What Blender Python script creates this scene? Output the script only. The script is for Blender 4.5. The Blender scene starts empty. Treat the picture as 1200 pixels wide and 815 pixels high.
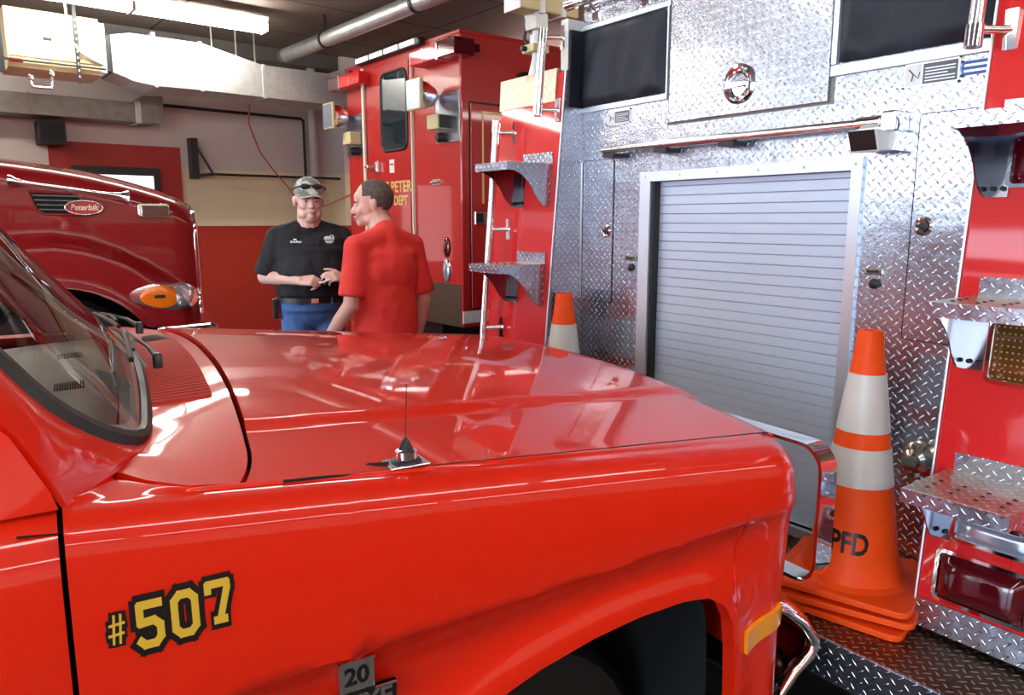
import bpy, bmesh, math, random
from math import sin, cos, pi, radians, sqrt
from mathutils import Vector, Matrix, Euler
random.seed(7)
SC = bpy.context.scene
COL = SC.collection
# ------------------------------------------------------------------ camera, sky, light, exposure
cam_d = bpy.data.cameras.new('camera'); cam_d.sensor_width = 36.0; cam_d.lens = 26.31
cam_d.clip_start = 0.05
cam = bpy.data.objects.new('camera', cam_d); COL.objects.link(cam)
cam.location = (0, 0, 1.6); cam.rotation_euler = (radians(90 - 9.66), 0, 0)
SC.camera = cam
SC.view_settings.view_transform = 'Standard'; SC.view_settings.look = 'None'
SC.view_settings.gamma = 1.0; SC.view_settings.use_curve_mapping = False
SC.view_settings.exposure = 0.14
world = bpy.data.worlds.new('sky'); SC.world = world; world.use_nodes = True
wn = world.node_tree; bg = wn.nodes['Background']
tc = wn.nodes.new('ShaderNodeTexCoord'); sp = wn.nodes.new('ShaderNodeSeparateXYZ')
rmp = wn.nodes.new('ShaderNodeValToRGB')
rmp.color_ramp.elements[0].position = 0.0; rmp.color_ramp.elements[0].color = (0.84, 0.92, 1.0, 1)
rmp.color_ramp.elements[1].position = 0.5; rmp.color_ramp.elements[1].color = (0.34, 0.56, 1.0, 1)
wn.links.new(tc.outputs['Generated'], sp.inputs[0]); wn.links.new(sp.outputs['Z'], rmp.inputs[0])
wn.links.new(rmp.outputs[0], bg.inputs['Color']); bg.inputs['Strength'].default_value = 9.5
LAMP_STRENGTH = 44.0
BH = 39.2          # heading of the building's long axis (degrees, world)
def b2w(x, y):     # building axes -> world
    a = radians(BH); return (x*cos(a) - y*sin(a), x*sin(a) + y*cos(a))
DOORS = [(4.5, 8.7), (-0.2, 3.9), (-4.9, -0.8)]      # open bay doors along the street wall (building y)
STREET_X = -8.5; FAR_X = 11.5; BACK_Y = 9.5; NEAR_Y = -6.0; CEIL = 3.66
for (y0, y1) in DOORS:   # light portals in the open bay doors
    ld = bpy.data.lights.new('bay_portal', 'AREA'); ld.shape = 'RECTANGLE'; ld.size = y1 - y0; ld.size_y = 3.3
    ld.cycles.is_portal = True
    lo = bpy.data.objects.new('bay_portal', ld); COL.objects.link(lo)
    X, Y = b2w(STREET_X, (y0+y1)/2); lo.location = (X, Y, 1.66)
    # portal faces into the room (-Z of the light along +x of the building)
    lo.rotation_euler = Euler((radians(90), 0, radians(BH-90)), 'XYZ')

# ------------------------------------------------------------------ materials
MATS = {}
def nt(m): return m.node_tree
def pm(name, col, rough=0.5, metal=0.0, coat=0.0, bump=None, spec=0.5, emit=None, trans=0.0, var=None, coatr=0.03, ior=1.5):
    """principled material; bump=(scale, strength, distance); var=(scale, amount, colour2)"""
    m = bpy.data.materials.new(name); m.use_nodes = True; n = nt(m); b = n.nodes['Principled BSDF']
    b.inputs['Base Color'].default_value = (*col, 1); b.inputs['Roughness'].default_value = rough
    b.inputs['Metallic'].default_value = metal; b.inputs['Coat Weight'].default_value = coat
    b.inputs['Coat Roughness'].default_value = coatr; b.inputs['Specular IOR Level'].default_value = spec
    b.inputs['Transmission Weight'].default_value = trans; b.inputs['IOR'].default_value = ior
    if emit: b.inputs['Emission Color'].default_value = (*emit[0], 1); b.inputs['Emission Strength'].default_value = emit[1]
    tcn = n.nodes.new('ShaderNodeTexCoord')
    if var:
        nz = n.nodes.new('ShaderNodeTexNoise'); nz.inputs['Scale'].default_value = var[0]; nz.inputs['Detail'].default_value = 6
        cr = n.nodes.new('ShaderNodeValToRGB'); cr.color_ramp.elements[0].position = 0.5 - var[1]; cr.color_ramp.elements[1].position = 0.5 + var[1]
        cr.color_ramp.elements[0].color = (*var[2], 1); cr.color_ramp.elements[1].color = (*col, 1)
        n.links.new(tcn.outputs['Object'], nz.inputs['Vector']); n.links.new(nz.outputs['Fac'], cr.inputs[0]); n.links.new(cr.outputs[0], b.inputs['Base Color'])
    if bump:
        nz = n.nodes.new('ShaderNodeTexNoise'); nz.inputs['Scale'].default_value = bump[0]; nz.inputs['Detail'].default_value = 3
        bp = n.nodes.new('ShaderNodeBump'); bp.inputs['Strength'].default_value = bump[1]; bp.inputs['Distance'].default_value = bump[2]
        n.links.new(tcn.outputs['Object'], nz.inputs['Vector']); n.links.new(nz.outputs['Fac'], bp.inputs['Height']); n.links.new(bp.outputs[0], b.inputs['Normal'])
    MATS[name] = m; return m
def mth(n, op, a, b=None, c=None, clamp=False):
    q = n.nodes.new('ShaderNodeMath'); q.operation = op; q.use_clamp = clamp
    for i, v in enumerate((a, b, c)):
        if v is None: continue
        if isinstance(v, (int, float)): q.inputs[i].default_value = v
        else: n.links.new(v, q.inputs[i])
    return q.outputs[0]
def tread(name, col, rough=0.22, s=0.0225, metal=1.0, col2=None, strength=1.0):
    """checker plate: raised lozenges in two alternating diagonals, laid out on the surface UV (metres)"""
    m = bpy.data.materials.new(name); m.use_nodes = True; n = nt(m); b = n.nodes['Principled BSDF']
    uv = n.nodes.new('ShaderNodeUVMap'); sx = n.nodes.new('ShaderNodeSeparateXYZ'); n.links.new(uv.outputs[0], sx.inputs[0])
    x, y = sx.outputs['X'], sx.outputs['Y']
    U = mth(n, 'MULTIPLY', mth(n, 'ADD', x, y), 0.7071/s); V = mth(n, 'MULTIPLY', mth(n, 'SUBTRACT', x, y), 0.7071/s)
    fu = mth(n, 'SUBTRACT', mth(n, 'FRACT', U), 0.5); fv = mth(n, 'SUBTRACT', mth(n, 'FRACT', V), 0.5)
    par = mth(n, 'FLOORED_MODULO', mth(n, 'ADD', mth(n, 'FLOOR', U), mth(n, 'FLOOR', V)), 2.0)
    def mix(a, c): return mth(n, 'ADD', mth(n, 'MULTIPLY', a, mth(n, 'SUBTRACT', 1.0, par)), mth(n, 'MULTIPLY', c, par))
    a = mix(fu, fv); c = mix(fv, fu)
    e = mth(n, 'ADD', mth(n, 'POWER', mth(n, 'MULTIPLY', mth(n, 'ABSOLUTE', a), 1/0.47), 2.0), mth(n, 'POWER', mth(n, 'MULTIPLY', mth(n, 'ABSOLUTE', c), 1/0.135), 2.0))
    h = mth(n, 'POWER', mth(n, 'SUBTRACT', 1.0, e, clamp=True), 0.6)
    tcn = n.nodes.new('ShaderNodeTexCoord')
    nz = n.nodes.new('ShaderNodeTexNoise'); nz.inputs['Scale'].default_value = 9.0; nz.inputs['Detail'].default_value = 4
    n.links.new(tcn.outputs['Object'], nz.inputs['Vector'])
    h2 = mth(n, 'ADD', h, mth(n, 'MULTIPLY', nz.outputs['Fac'], 1.6))
    bp = n.nodes.new('ShaderNodeBump'); bp.inputs['Strength'].default_value = strength; bp.inputs['Distance'].default_value = 0.0024
    n.links.new(h2, bp.inputs['Height']); n.links.new(bp.outputs[0], b.inputs['Normal'])
    b.inputs['Base Color'].default_value = (*col, 1); b.inputs['Metallic'].default_value = metal
    if col2:
        cr = n.nodes.new('ShaderNodeMix'); cr.data_type = 'RGBA'; cr.inputs[6].default_value = (*col2, 1); cr.inputs[7].default_value = (*col, 1)
        n.links.new(h, cr.inputs[0]); n.links.new(cr.outputs[2], b.inputs['Base Color'])
    n.links.new(mth(n, 'ADD', rough, mth(n, 'MULTIPLY', nz.outputs['Fac'], 0.10)), b.inputs['Roughness'])
    MATS[name] = m; return m
RED = pm('truck_red_paint', (0.78, 0.018, 0.002), 0.40, coat=0.9, coatr=0.03, spec=0.2)
FRED = pm('fire_engine_red_paint', (0.70, 0.014, 0.014), 0.4, coat=0.7, spec=0.2, coatr=0.05)
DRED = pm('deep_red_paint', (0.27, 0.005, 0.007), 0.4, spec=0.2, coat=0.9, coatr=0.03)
MRED = pm('rescue_red_paint', (0.52, 0.012, 0.009), 0.38, coat=0.8, coatr=0.05)
TREAD = tread('checker_plate', (0.78, 0.83, 0.93), 0.20, col2=(0.52, 0.57, 0.66), strength=1.0)
TREADD = tread('worn_checker_plate', (0.62, 0.53, 0.40), 0.30, col2=(0.17, 0.135, 0.095))
CHROME = pm('chrome', (0.92, 0.93, 0.95), 0.06, 1.0)
STEEL = pm('stainless_steel', (0.82, 0.83, 0.85), 0.22, 1.0)
ALU = pm('satin_aluminium', (0.72, 0.78, 0.84), 0.42, 0.9)
SLAT = pm('roller_door_aluminium', (0.62, 0.72, 0.86), 0.45, 0.35)
BLACK = pm('black_rubber', (0.012, 0.012, 0.013), 0.45)
DARK = pm('dark_cavity', (0.004, 0.004, 0.004), 0.9)
VINYL = pm('charcoal_vinyl', (0.016, 0.019, 0.028), 0.5, bump=(5, 0.6, 0.03), spec=0.3)
WHITE = pm('white_paint', (0.80, 0.80, 0.78), 0.35)
CREAM = pm('cream_enamel', (0.66, 0.57, 0.30), 0.45)
ORANGE = pm('orange_cone_vinyl', (1.0, 0.098, 0.008), 0.5, spec=0.25, var=(14, 0.25, (0.95, 0.080, 0.006)))
REFL = pm('white_reflective_sheet', (0.74, 0.72, 0.68), 0.35, bump=(60, 0.15, 0.001), var=(9, 0.2, (0.62, 0.60, 0.56)))
AMBER = pm('orange_lens', (1.0, 0.20, 0.004), 0.15, coat=1.0); AMBER2 = pm('yellow_amber_lens', (0.95, 0.36, 0.01), 0.2, coat=1.0)
REDLENS = pm('dark_red_lens', (0.09, 0.002, 0.006), 0.08, coat=1.0)
CLEAR = pm('clear_lens', (0.55, 0.62, 0.72), 0.12, 0.6, coat=1.0)
AMBGRID = pm('brown_amber_lens', (0.16, 0.075, 0.02), 0.12, 0.3, coat=1.0)
YEL = pm('gold_vinyl', (0.72, 0.47, 0.04), 0.4)
GOLD = pm('gold_leaf', (0.85, 0.62, 0.22), 0.35, 0.3)
BVIN = pm('black_vinyl', (0.008, 0.008, 0.008), 0.35)
BLUEP = pm('blue_print', (0.03, 0.10, 0.36), 0.4)
GREYP = pm('grey_print', (0.10, 0.10, 0.12), 0.4)
GALV = pm('galvanised_steel', (0.62, 0.62, 0.58), 0.42, 0.7, bump=(3, 0.3, 0.03), var=(16, 0.22, (0.48, 0.49, 0.47)))
GALV2 = pm('dull_galvanised_steel', (0.30, 0.28, 0.25), 0.5, 0.6, var=(10, 0.25, (0.20, 0.19, 0.17)))
DASH = pm('grey_beige_plastic', (0.74, 0.71, 0.63), 0.6)
ABRASS = pm('antique_nickel', (0.55, 0.52, 0.42), 0.18, 1.0)
def glass(name, tint=(1, 1, 1), alpha=0.8, rough=0.0, f0=1.6):
    m = bpy.data.materials.new(name); m.use_nodes = True; n = nt(m); n.nodes.remove(n.nodes['Principled BSDF'])
    o = n.nodes['Material Output']; tr = n.nodes.new('ShaderNodeBsdfTransparent'); gl = n.nodes.new('ShaderNodeBsdfGlossy')
    tr.inputs[0].default_value = (*tint, 1); gl.inputs['Roughness'].default_value = rough
    fr = n.nodes.new('ShaderNodeFresnel'); fr.inputs[0].default_value = f0
    mx = n.nodes.new('ShaderNodeMixShader'); n.links.new(fr.outputs[0], mx.inputs[0]); n.links.new(tr.outputs[0], mx.inputs[1]); n.links.new(gl.outputs[0], mx.inputs[2])
    n.links.new(mx.outputs[0], o.inputs[0]); MATS[name] = m; return m
GLASS = glass('windshield_glass', (0.88, 0.92, 0.90), f0=1.4)
DGLASS = pm('dark_tinted_glass', (0.02, 0.035, 0.04), 0.03, coat=1.0, spec=1.0)

# ------------------------------------------------------------------ mesh helpers
class MB:
    def __init__(s): s.v = []; s.f = []; s.m = []; s.mi = 0
    def add(s, vs, fs):
        o = len(s.v); s.v += [tuple(p) for p in vs]
        for f in fs: s.f.append(tuple(i+o for i in f)); s.m.append(s.mi)
        return s
    def box(s, x0, x1, y0, y1, z0, z1):
        if x0 > x1: x0, x1 = x1, x0
        if y0 > y1: y0, y1 = y1, y0
        if z0 > z1: z0, z1 = z1, z0
        return s.add([(x0,y0,z0),(x1,y0,z0),(x1,y1,z0),(x0,y1,z0),(x0,y0,z1),(x1,y0,z1),(x1,y1,z1),(x0,y1,z1)],
                     [(0,3,2,1),(4,5,6,7),(0,1,5,4),(1,2,6,5),(2,3,7,6),(3,0,4,7)])
    def prism(s, prof, ax, a, b):
        """closed outline (list of 2D points) extruded along axis ax from a to b"""
        def P(p, t): return {'x': (t, p[0], p[1]), 'y': (p[0], t, p[1]), 'z': (p[0], p[1], t)}[ax]
        n = len(prof); vs = [P(p, a) for p in prof] + [P(p, b) for p in prof]
        fs = [tuple(range(n))[::-1], tuple(range(n, 2*n))] + [(i, (i+1) % n, (i+1) % n+n, i+n) for i in range(n)]
        return s.add(vs, fs)
    def tube(s, pts, r, n=12, cap=True):
        pts = [Vector(p) for p in pts]; rs = r if isinstance(r, (list, tuple)) else [r]*len(pts)
        vs = []; fs = []; up = None
        for i, p in enumerate(pts):
            d = ((pts[min(i+1, len(pts)-1)] - p).normalized() + (p - pts[max(i-1, 0)]).normalized()).normalized() if 0 < i < len(pts)-1 else (pts[min(i+1, len(pts)-1)] - pts[max(i-1, 0)]).normalized()
            if up is None: up = Vector((0, 0, 1)) if abs(d.z) < 0.9 else Vector((1, 0, 0))
            u = (up - d*up.dot(d)).normalized(); w = d.cross(u); up = u
            for k in range(n):
                a = 2*pi*k/n; vs.append(p + (u*cos(a) + w*sin(a))*rs[i])
        for i in range(len(pts)-1):
            for k in range(n): fs.append((i*n+k, i*n+(k+1) % n, (i+1)*n+(k+1) % n, (i+1)*n+k))
        if cap: fs.append(tuple(range(n))[::-1]); fs.append(tuple(range((len(pts)-1)*n, len(pts)*n)))
        return s.add(vs, fs)
    def ribbon(s, pts, wv, th):
        """flat bar: pts = centreline, wv = width vector, th = thickness"""
        pts = [Vector(p) for p in pts]; wv = Vector(wv); vs = []; fs = []; N = len(pts)
        for i, p in enumerate(pts):
            d = (pts[min(i+1, N-1)] - pts[max(i-1, 0)]).normalized(); u = d.cross(wv).normalized()*th/2
            vs += [p+wv/2+u, p-wv/2+u, p-wv/2-u, p+wv/2-u]
        for i in range(N-1):
            for k in range(4): fs.append((i*4+k, i*4+(k+1) % 4, i*4+4+(k+1) % 4, i*4+4+k))
        fs += [(3,2,1,0), (N*4-4, N*4-3, N*4-2, N*4-1)]
        return s.add(vs, fs)
    def lathe(s, prof, c, axis='z', n=24, cap=True):
        """prof = [(r, h)...] turned about an axis through c"""
        c = Vector(c); A = {'z': Vector((0,0,1)), 'y': Vector((0,1,0)), 'x': Vector((1,0,0)), '-y': Vector((0,-1,0)), '-x': Vector((-1,0,0))}.get(axis) if isinstance(axis, str) else Vector(axis).normalized()
        u = A.orthogonal().normalized(); w = A.cross(u); vs = []; fs = []
        for (r, h) in prof:
            for k in range(n):
                a = 2*pi*k/n; vs.append(c + A*h + (u*cos(a)+w*sin(a))*r)
        for i in range(len(prof)-1):
            for k in range(n): fs.append((i*n+k, i*n+(k+1) % n, (i+1)*n+(k+1) % n, (i+1)*n+k))
        if cap: fs.append(tuple(range(n))[::-1]); fs.append(tuple(range((len(prof)-1)*n, len(prof)*n)))
        return s.add(vs, fs)
    def ell(s, c, r, rot=None, n=14, m=9):
        c = Vector(c); vs = []; fs = []
        R = rot if rot is not None else Matrix.Identity(3)
        vs.append(c + R @ Vector((0, 0, -r[2])))
        for j in range(1, m):
            t = -pi/2 + pi*j/m
            for k in range(n):
                a = 2*pi*k/n; vs.append(c + R @ Vector((r[0]*cos(t)*cos(a), r[1]*cos(t)*sin(a), r[2]*sin(t))))
        vs.append(c + R @ Vector((0, 0, r[2]))); L = len(vs)-1
        for k in range(n):
            fs.append((0, 1+(k+1) % n, 1+k)); fs.append((L, L-n+k, L-n+(k+1) % n))
        for j in range(m-2):
            for k in range(n): a = 1+j*n; fs.append((a+k, a+(k+1) % n, a+n+(k+1) % n, a+n+k))
        return s.add(vs, fs)
    def cap(s, p0, r0, p1, r1, n=12):
        """tapered capsule"""
        p0 = Vector(p0); p1 = Vector(p1); d = (p1-p0); L = d.length; d.normalize(); u = d.orthogonal().normalized(); w = d.cross(u)
        vs = []; fs = []; rings = []
        for t in (-80, -50, -20): rings.append((p0 + d*r0*sin(radians(t)), r0*cos(radians(t))))
        for t in (20, 50, 80): rings.append((p1 + d*r1*sin(radians(t)), r1*cos(radians(t))))
        for c, r in rings:
            for k in range(n): a = 2*pi*k/n; vs.append(c+(u*cos(a)+w*sin(a))*r)
        for i in range(len(rings)-1):
            for k in range(n): fs.append((i*n+k, i*n+(k+1) % n, (i+1)*n+(k+1) % n, (i+1)*n+k))
        fs.append(tuple(range(n))[::-1]); fs.append(tuple(range(5*n, 6*n)))
        return s.add(vs, fs)
    def grid(s, fn, nu, nv, flip=False):
        vs = [fn(i/nu, j/nv) for j in range(nv+1) for i in range(nu+1)]; W = nu+1; fs = []
        for j in range(nv):
            for i in range(nu):
                q = (j*W+i, j*W+i+1, (j+1)*W+i+1, (j+1)*W+i); fs.append(q[::-1] if flip else q)
        return s.add(vs, fs)
    def build(s, name, mats, parent=None, smooth=None, bevel=0.0, seg=2, solid=0.0, uvplane=None):
        me = bpy.data.meshes.new(name); me.from_pydata(s.v, [], s.f)
        if not isinstance(mats, (list, tuple)): mats = [mats]
        for m in mats: me.materials.append(m)
        me.polygons.foreach_set('material_index', s.m)
        uvl = me.uv_layers.new(name='UVMap').data; vs = me.vertices
        for p in me.polygons:
            nn = p.normal; ax = max(range(3), key=lambda k: abs(nn[k]))
            for li in p.loop_indices:
                c = vs[me.loops[li].vertex_index].co
                uvl[li].uv = (c.y, c.z) if ax == 0 else ((c.x, c.z) if ax == 1 else (c.x, c.y))
        if smooth is not None:
            me.polygons.foreach_set('use_smooth', [True]*len(me.polygons))
            me.set_sharp_from_angle(angle=radians(smooth))
        me.update(); o = bpy.data.objects.new(name, me); COL.objects.link(o)
        if parent: o.parent = parent
        if solid: md = o.modifiers.new('solid', 'SOLIDIFY'); md.thickness = solid; md.offset = -1
        if bevel: md = o.modifiers.new('bevel', 'BEVEL'); md.width = bevel; md.segments = seg; md.limit_method = 'ANGLE'; md.angle_limit = radians(35); md.harden_normals = False
        return o
def thing(name, label, cat, loc=(0,0,0), rotz=0.0, group=None):
    o = bpy.data.objects.new(name, None); COL.objects.link(o); o.empty_display_size = 0.1
    o.location = loc; o.rotation_euler = (0, 0, radians(rotz)); o['label'] = label; o['category'] = cat
    if group: o['group'] = group
    return o
def tag(o, label, cat, group=None):
    o['label'] = label; o['category'] = cat
    if group: o['group'] = group
    return o
def struct(o): o['kind'] = 'structure'; return o
def part(name, mb, m, parent, label=None, **k):
    o = mb.build(name, m, parent, **k)
    if label: o['label'] = label
    return o
def rrect(x0, x1, z0, z1, r, n=5):
    out = []
    for cx, cz, a0 in ((x1-r, z0+r, -90), (x1-r, z1-r, 0), (x0+r, z1-r, 90), (x0+r, z0+r, 180)):
        for k in range(n+1): a = radians(a0 + 90*k/n); out.append((cx+r*cos(a), cz+r*sin(a)))
    return out
def text_mesh(body, size, depth=0.001, bold=0.0, shear=0.0, xs=1.0):
    """raised lettering as plain geometry, centred, in the XZ plane facing -Y"""
    cu = bpy.data.curves.new('lettering', 'FONT'); cu.body = body; cu.size = size; cu.extrude = depth; cu.offset = bold; cu.shear = shear
    cu.align_x = 'CENTER'; cu.align_y = 'CENTER'; cu.resolution_u = 3
    o = bpy.data.objects.new('lettering', cu); COL.objects.link(o)
    bpy.context.view_layer.update()
    me = bpy.data.meshes.new_from_object(o.evaluated_get(bpy.context.evaluated_depsgraph_get()))
    bpy.data.objects.remove(o)
    me.transform(Matrix.Rotation(radians(90), 4, 'X') @ Matrix.Scale(xs, 4, (1, 0, 0)))
    return me
def put_text(name, body, size, m, parent, loc, rot=(0,0,0), **k):
    me = text_mesh(body, size, **k); me.materials.clear(); me.materials.append(m); me.name = name
    o = bpy.data.objects.new(name, me); COL.objects.link(o); o.parent = parent; o.location = loc; o.rotation_euler = rot
    return o
def wheel(parent, x, y, r, w, side, rim=CHROME):
    s = 1 if side > 0 else -1
    t = MB().lathe([(r*0.62, -w/2), (r*0.93, -w/2), (r, -w*0.36), (r, w*0.36), (r*0.93, w/2), (r*0.62, w/2)], (x, y, r), 'y', 36)
    o = part('tire', t, BLACK, parent, smooth=40)
    part('wheel_rim', MB().lathe([(r*0.63, -w*0.42), (r*0.60, w*0.40), (r*0.5, w*0.25), (r*0.3, w*0.2), (r*0.22, w*0.42), (0.01, w*0.44)], (x, y, r), '-y' if s < 0 else 'y', 30), rim, o, smooth=40)

# ------------------------------------------------------------------ the fire station
FLOORM = pm('sealed_concrete', (0.055, 0.050, 0.048), 0.28, bump=(4, 0.15, 0.02), var=(1.5, 0.3, (0.03, 0.028, 0.027)))
STREETM = pm('street_concrete', (0.62, 0.62, 0.60), 0.8, var=(1.0, 0.3, (0.5, 0.5, 0.48)))
def ceiling_mat():
    m = pm('stained_ceiling_board', (0.12, 0.095, 0.075), 0.75); n = nt(m); b = n.nodes['Principled BSDF']
    tcn = n.nodes.new('ShaderNodeTexCoord'); br = n.nodes.new('ShaderNodeTexBrick')
    br.offset = 0.0; br.inputs['Color1'].default_value = (0.25, 0.20, 0.155, 1); br.inputs['Color2'].default_value = (0.20, 0.16, 0.13, 1); br.inputs['Mortar'].default_value = (0.03, 0.026, 0.022, 1)
    br.inputs['Scale'].default_value = 1.0; br.inputs['Mortar Size'].default_value = 0.012; br.inputs['Brick Width'].default_value = 2.4; br.inputs['Row Height'].default_value = 1.2
    n.links.new(tcn.outputs['Object'], br.inputs['Vector']); n.links.new(br.outputs['Color'], b.inputs['Base Color']); return m
def wall_mat():
    """cream block wall above, red below 1.53 m, with the greyer band that starts above 2.1 m"""
    m = pm('two_tone_wall', (0.7, 0.6, 0.4), 0.6); n = nt(m); b = n.nodes['Principled BSDF']
    tcn = n.nodes.new('ShaderNodeTexCoord'); s = n.nodes.new('ShaderNodeSeparateXYZ'); n.links.new(tcn.outputs['Object'], s.inputs[0])
    cr = n.nodes.new('ShaderNodeValToRGB'); cr.color_ramp.interpolation = 'CONSTANT'
    e = cr.color_ramp.elements; e[0].position = 0; e[0].color = (0.52, 0.030, 0.012, 1); e[1].position = 1.53/4; e[1].color = (0.92, 0.81, 0.56, 1)
    q = e.new(2.20/4); q.color = (0.76, 0.68, 0.63, 1)
    nz = n.nodes.new('ShaderNodeTexNoise'); nz.inputs['Scale'].default_value = 1.3; nz.inputs['Detail'].default_value = 5
    n.links.new(tcn.outputs['Object'], nz.inputs['Vector'])
    n.links.new(mth(n, 'DIVIDE', s.outputs['Z'], 4.0), cr.inputs[0])
    mx = n.nodes.new('ShaderNodeMix'); mx.data_type = 'RGBA'; mx.blend_type = 'MULTIPLY'; mx.inputs[0].default_value = 0.22
    n.links.new(cr.outputs[0], mx.inputs[6]); n.links.new(nz.outputs['Fac'], mx.inputs[7]); n.links.new(mx.outputs[2], b.inputs['Base Color'])
    bk = n.nodes.new('ShaderNodeTexBrick'); bk.inputs['Scale'].default_value = 1; bk.inputs['Brick Width'].default_value = 0.4; bk.inputs['Row Height'].default_value = 0.2; bk.inputs['Mortar Size'].default_value = 0.006
    cb = n.nodes.new('ShaderNodeCombineXYZ'); n.links.new(mth(n, 'ADD', s.outputs['X'], s.outputs['Y']), cb.inputs[0]); n.links.new(s.outputs['Z'], cb.inputs[1])
    n.links.new(cb.outputs[0], bk.inputs['Vector']); bp = n.nodes.new('ShaderNodeBump'); bp.inputs['Strength'].default_value = 0.25; bp.inputs['Distance'].default_value = 0.004; bp.invert = True
    n.links.new(bk.outputs['Fac'], bp.inputs['Height']); n.links.new(bp.outputs[0], b.inputs['Normal'])
    return m
WALLM = wall_mat()
WALLRED = pm('red_wall_paint', (0.40, 0.022, 0.016), 0.55)
WALLW = pm('pale_wall_paint', (0.62, 0.58, 0.50), 0.7)
def bobj(o): o.rotation_euler = (0, 0, radians(BH)); return o
bobj(struct(MB().box(STREET_X, FAR_X, NEAR_Y, BACK_Y, -0.1, 0).build('floor', FLOORM)))
bobj(struct(MB().box(STREET_X-30, STREET_X, -30, 30, -0.12, -0.02).build('street_floor', STREETM)))
bobj(struct(MB().box(STREET_X, FAR_X, NEAR_Y, BACK_Y, CEIL, CEIL+0.1).build('ceiling', ceiling_mat())))
bobj(struct(MB().box(STREET_X, FAR_X, BACK_Y, BACK_Y+0.15, 0, CEIL).build('wall_back', WALLM)))
bobj(struct(MB().box(FAR_X, FAR_X+0.15, NEAR_Y, BACK_Y, 0, CEIL).build('wall_far', WALLM)))
bobj(struct(MB().box(STREET_X, FAR_X, NEAR_Y-0.15, NEAR_Y, 0, CEIL).build('wall_near', WALLM)))
mb = MB(); ys = [NEAR_Y] + [v for d in sorted(DOORS) for v in d] + [BACK_Y]
for k in range(0, len(ys), 2): mb.box(STREET_X-0.2, STREET_X, ys[k], ys[k+1], 0, CEIL)
for (y0, y1) in DOORS: mb.box(STREET_X-0.2, STREET_X, y0, y1, 3.32, CEIL)
bobj(struct(mb.build('wall_street', WALLW)))
# red-painted block around the back door, its dark frame and lit upper pane
bobj(struct(MB().box(1.36, 2.70, BACK_Y-0.02, BACK_Y, 0, 2.44).build('trim_1', WALLRED)))
mb = MB().box(1.55, 2.45, BACK_Y-0.06, BACK_Y-0.02, 2.10, 2.19).box(1.55, 1.60, BACK_Y-0.06, BACK_Y-0.02, 0, 2.10).box(2.38, 2.45, BACK_Y-0.06, BACK_Y-0.02, 0, 2.10)
bobj(struct(mb.build('door_1', BLACK)))
WINLIT = pm('daylit_frosted_pane', (0.9, 0.92, 0.95), 0.4, emit=((0.9, 0.95, 1.0), 1.1))
bobj(struct(MB().box(1.60, 2.38, BACK_Y-0.045, BACK_Y-0.021, 1.0, 2.10).build('window_1', WINLIT)))
bobj(struct(MB().box(4.64, 5.5, BACK_Y-0.35, BACK_Y, 0, CEIL).build('trim_2', WALLM)))           # pilaster
bobj(struct(MB().box(STREET_X, FAR_X, BACK_Y-0.28, BACK_Y, 3.50, CEIL).build('trim_3', pm('dark_beam_paint', (0.10, 0.09, 0.085), 0.6), None)))
bobj(struct(MB().box(FAR_X-0.4, FAR_X, NEAR_Y, BACK_Y, 3.3, CEIL).build('trim_4', MATS['dark_beam_paint'], None)))

# ------------------------------------------------------------------ fluorescent fixtures on the ceiling
TUBE = pm('fluorescent_diffuser', (1, 1, 1), 0.5, emit=((1.0, 0.97, 0.90), LAMP_STRENGTH))
TUBE2 = pm('dimmed_fluorescent_diffuser', (1, 1, 1), 0.5, emit=((1.0, 0.97, 0.90), LAMP_STRENGTH*0.3))  # same tubes set dimmer, so the back row brightens the back wall
def fixture(xb, yb, label, group=None, L=1.22):
    X, Y = b2w(xb, yb)
    t = thing('fluorescent_light', label, 'ceiling light', (X, Y, 3.46), BH, group)
    part('housing', MB().prism([(-0.11, 0.12), (0.11, 0.12), (0.08, 0.06), (-0.08, 0.06)], 'x', -L/2, L/2), WHITE, t)
    part('diffuser', MB().prism([(-0.10, 0.055), (-0.085, 0.005), (-0.05, -0.01), (0.05, -0.01), (0.085, 0.005), (0.10, 0.055)], 'x', -L/2+0.012, L/2-0.012), TUBE if yb > 7 else TUBE2, t, smooth=30)
    part('end_cap', MB().box(-L/2, -L/2+0.012, -0.10, 0.10, -0.012, 0.06), WHITE, t); part('end_cap', MB().box(L/2-0.012, L/2, -0.10, 0.10, -0.012, 0.06), WHITE, t)
    for sx in (-0.4, 0.4): part('hanger_rod', MB().tube([(sx*L, 0, 0.12), (sx*L, 0, CEIL-3.46)], 0.006, 6), STEEL, t)
    return t
fixture(2.48, 7.70, 'lit fluorescent fixture with its end showing, above the long duct')
fixture(1.25, 7.70, 'lit fluorescent fixture above the cream air handler, cut by the frame')
ORD = ['nearest the open bay doors', 'second from the open bay doors', 'third from the open bay doors', 'fourth from the open bay doors', 'fifth from the open bay doors', 'sixth from the open bay doors', 'farthest from the open bay doors']
for k, xb in enumerate((-3.9, -1.4, 7.4, 10.0)): fixture(xb, 7.70, 'lit double fluorescent fixture over the dark red truck, ' + (ORD[0], ORD[1], ORD[5], ORD[6])[k], 'fluorescent fixtures out of frame', 2.4)
for yb, rn in ((3.4, 'over the pickup bay'), (-0.6, 'over the fire engine bay'), (-3.9, 'along the near wall')):
    for k, xb in enumerate((-6.2, -3.7, -1.2, 1.3) + ((3.8, 6.3, 8.8) if yb < 0 else ())):
        fixture(xb, yb, 'lit double fluorescent fixture ' + rn + ', ' + ORD[k], 'fluorescent fixtures out of frame', 2.4)

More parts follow.
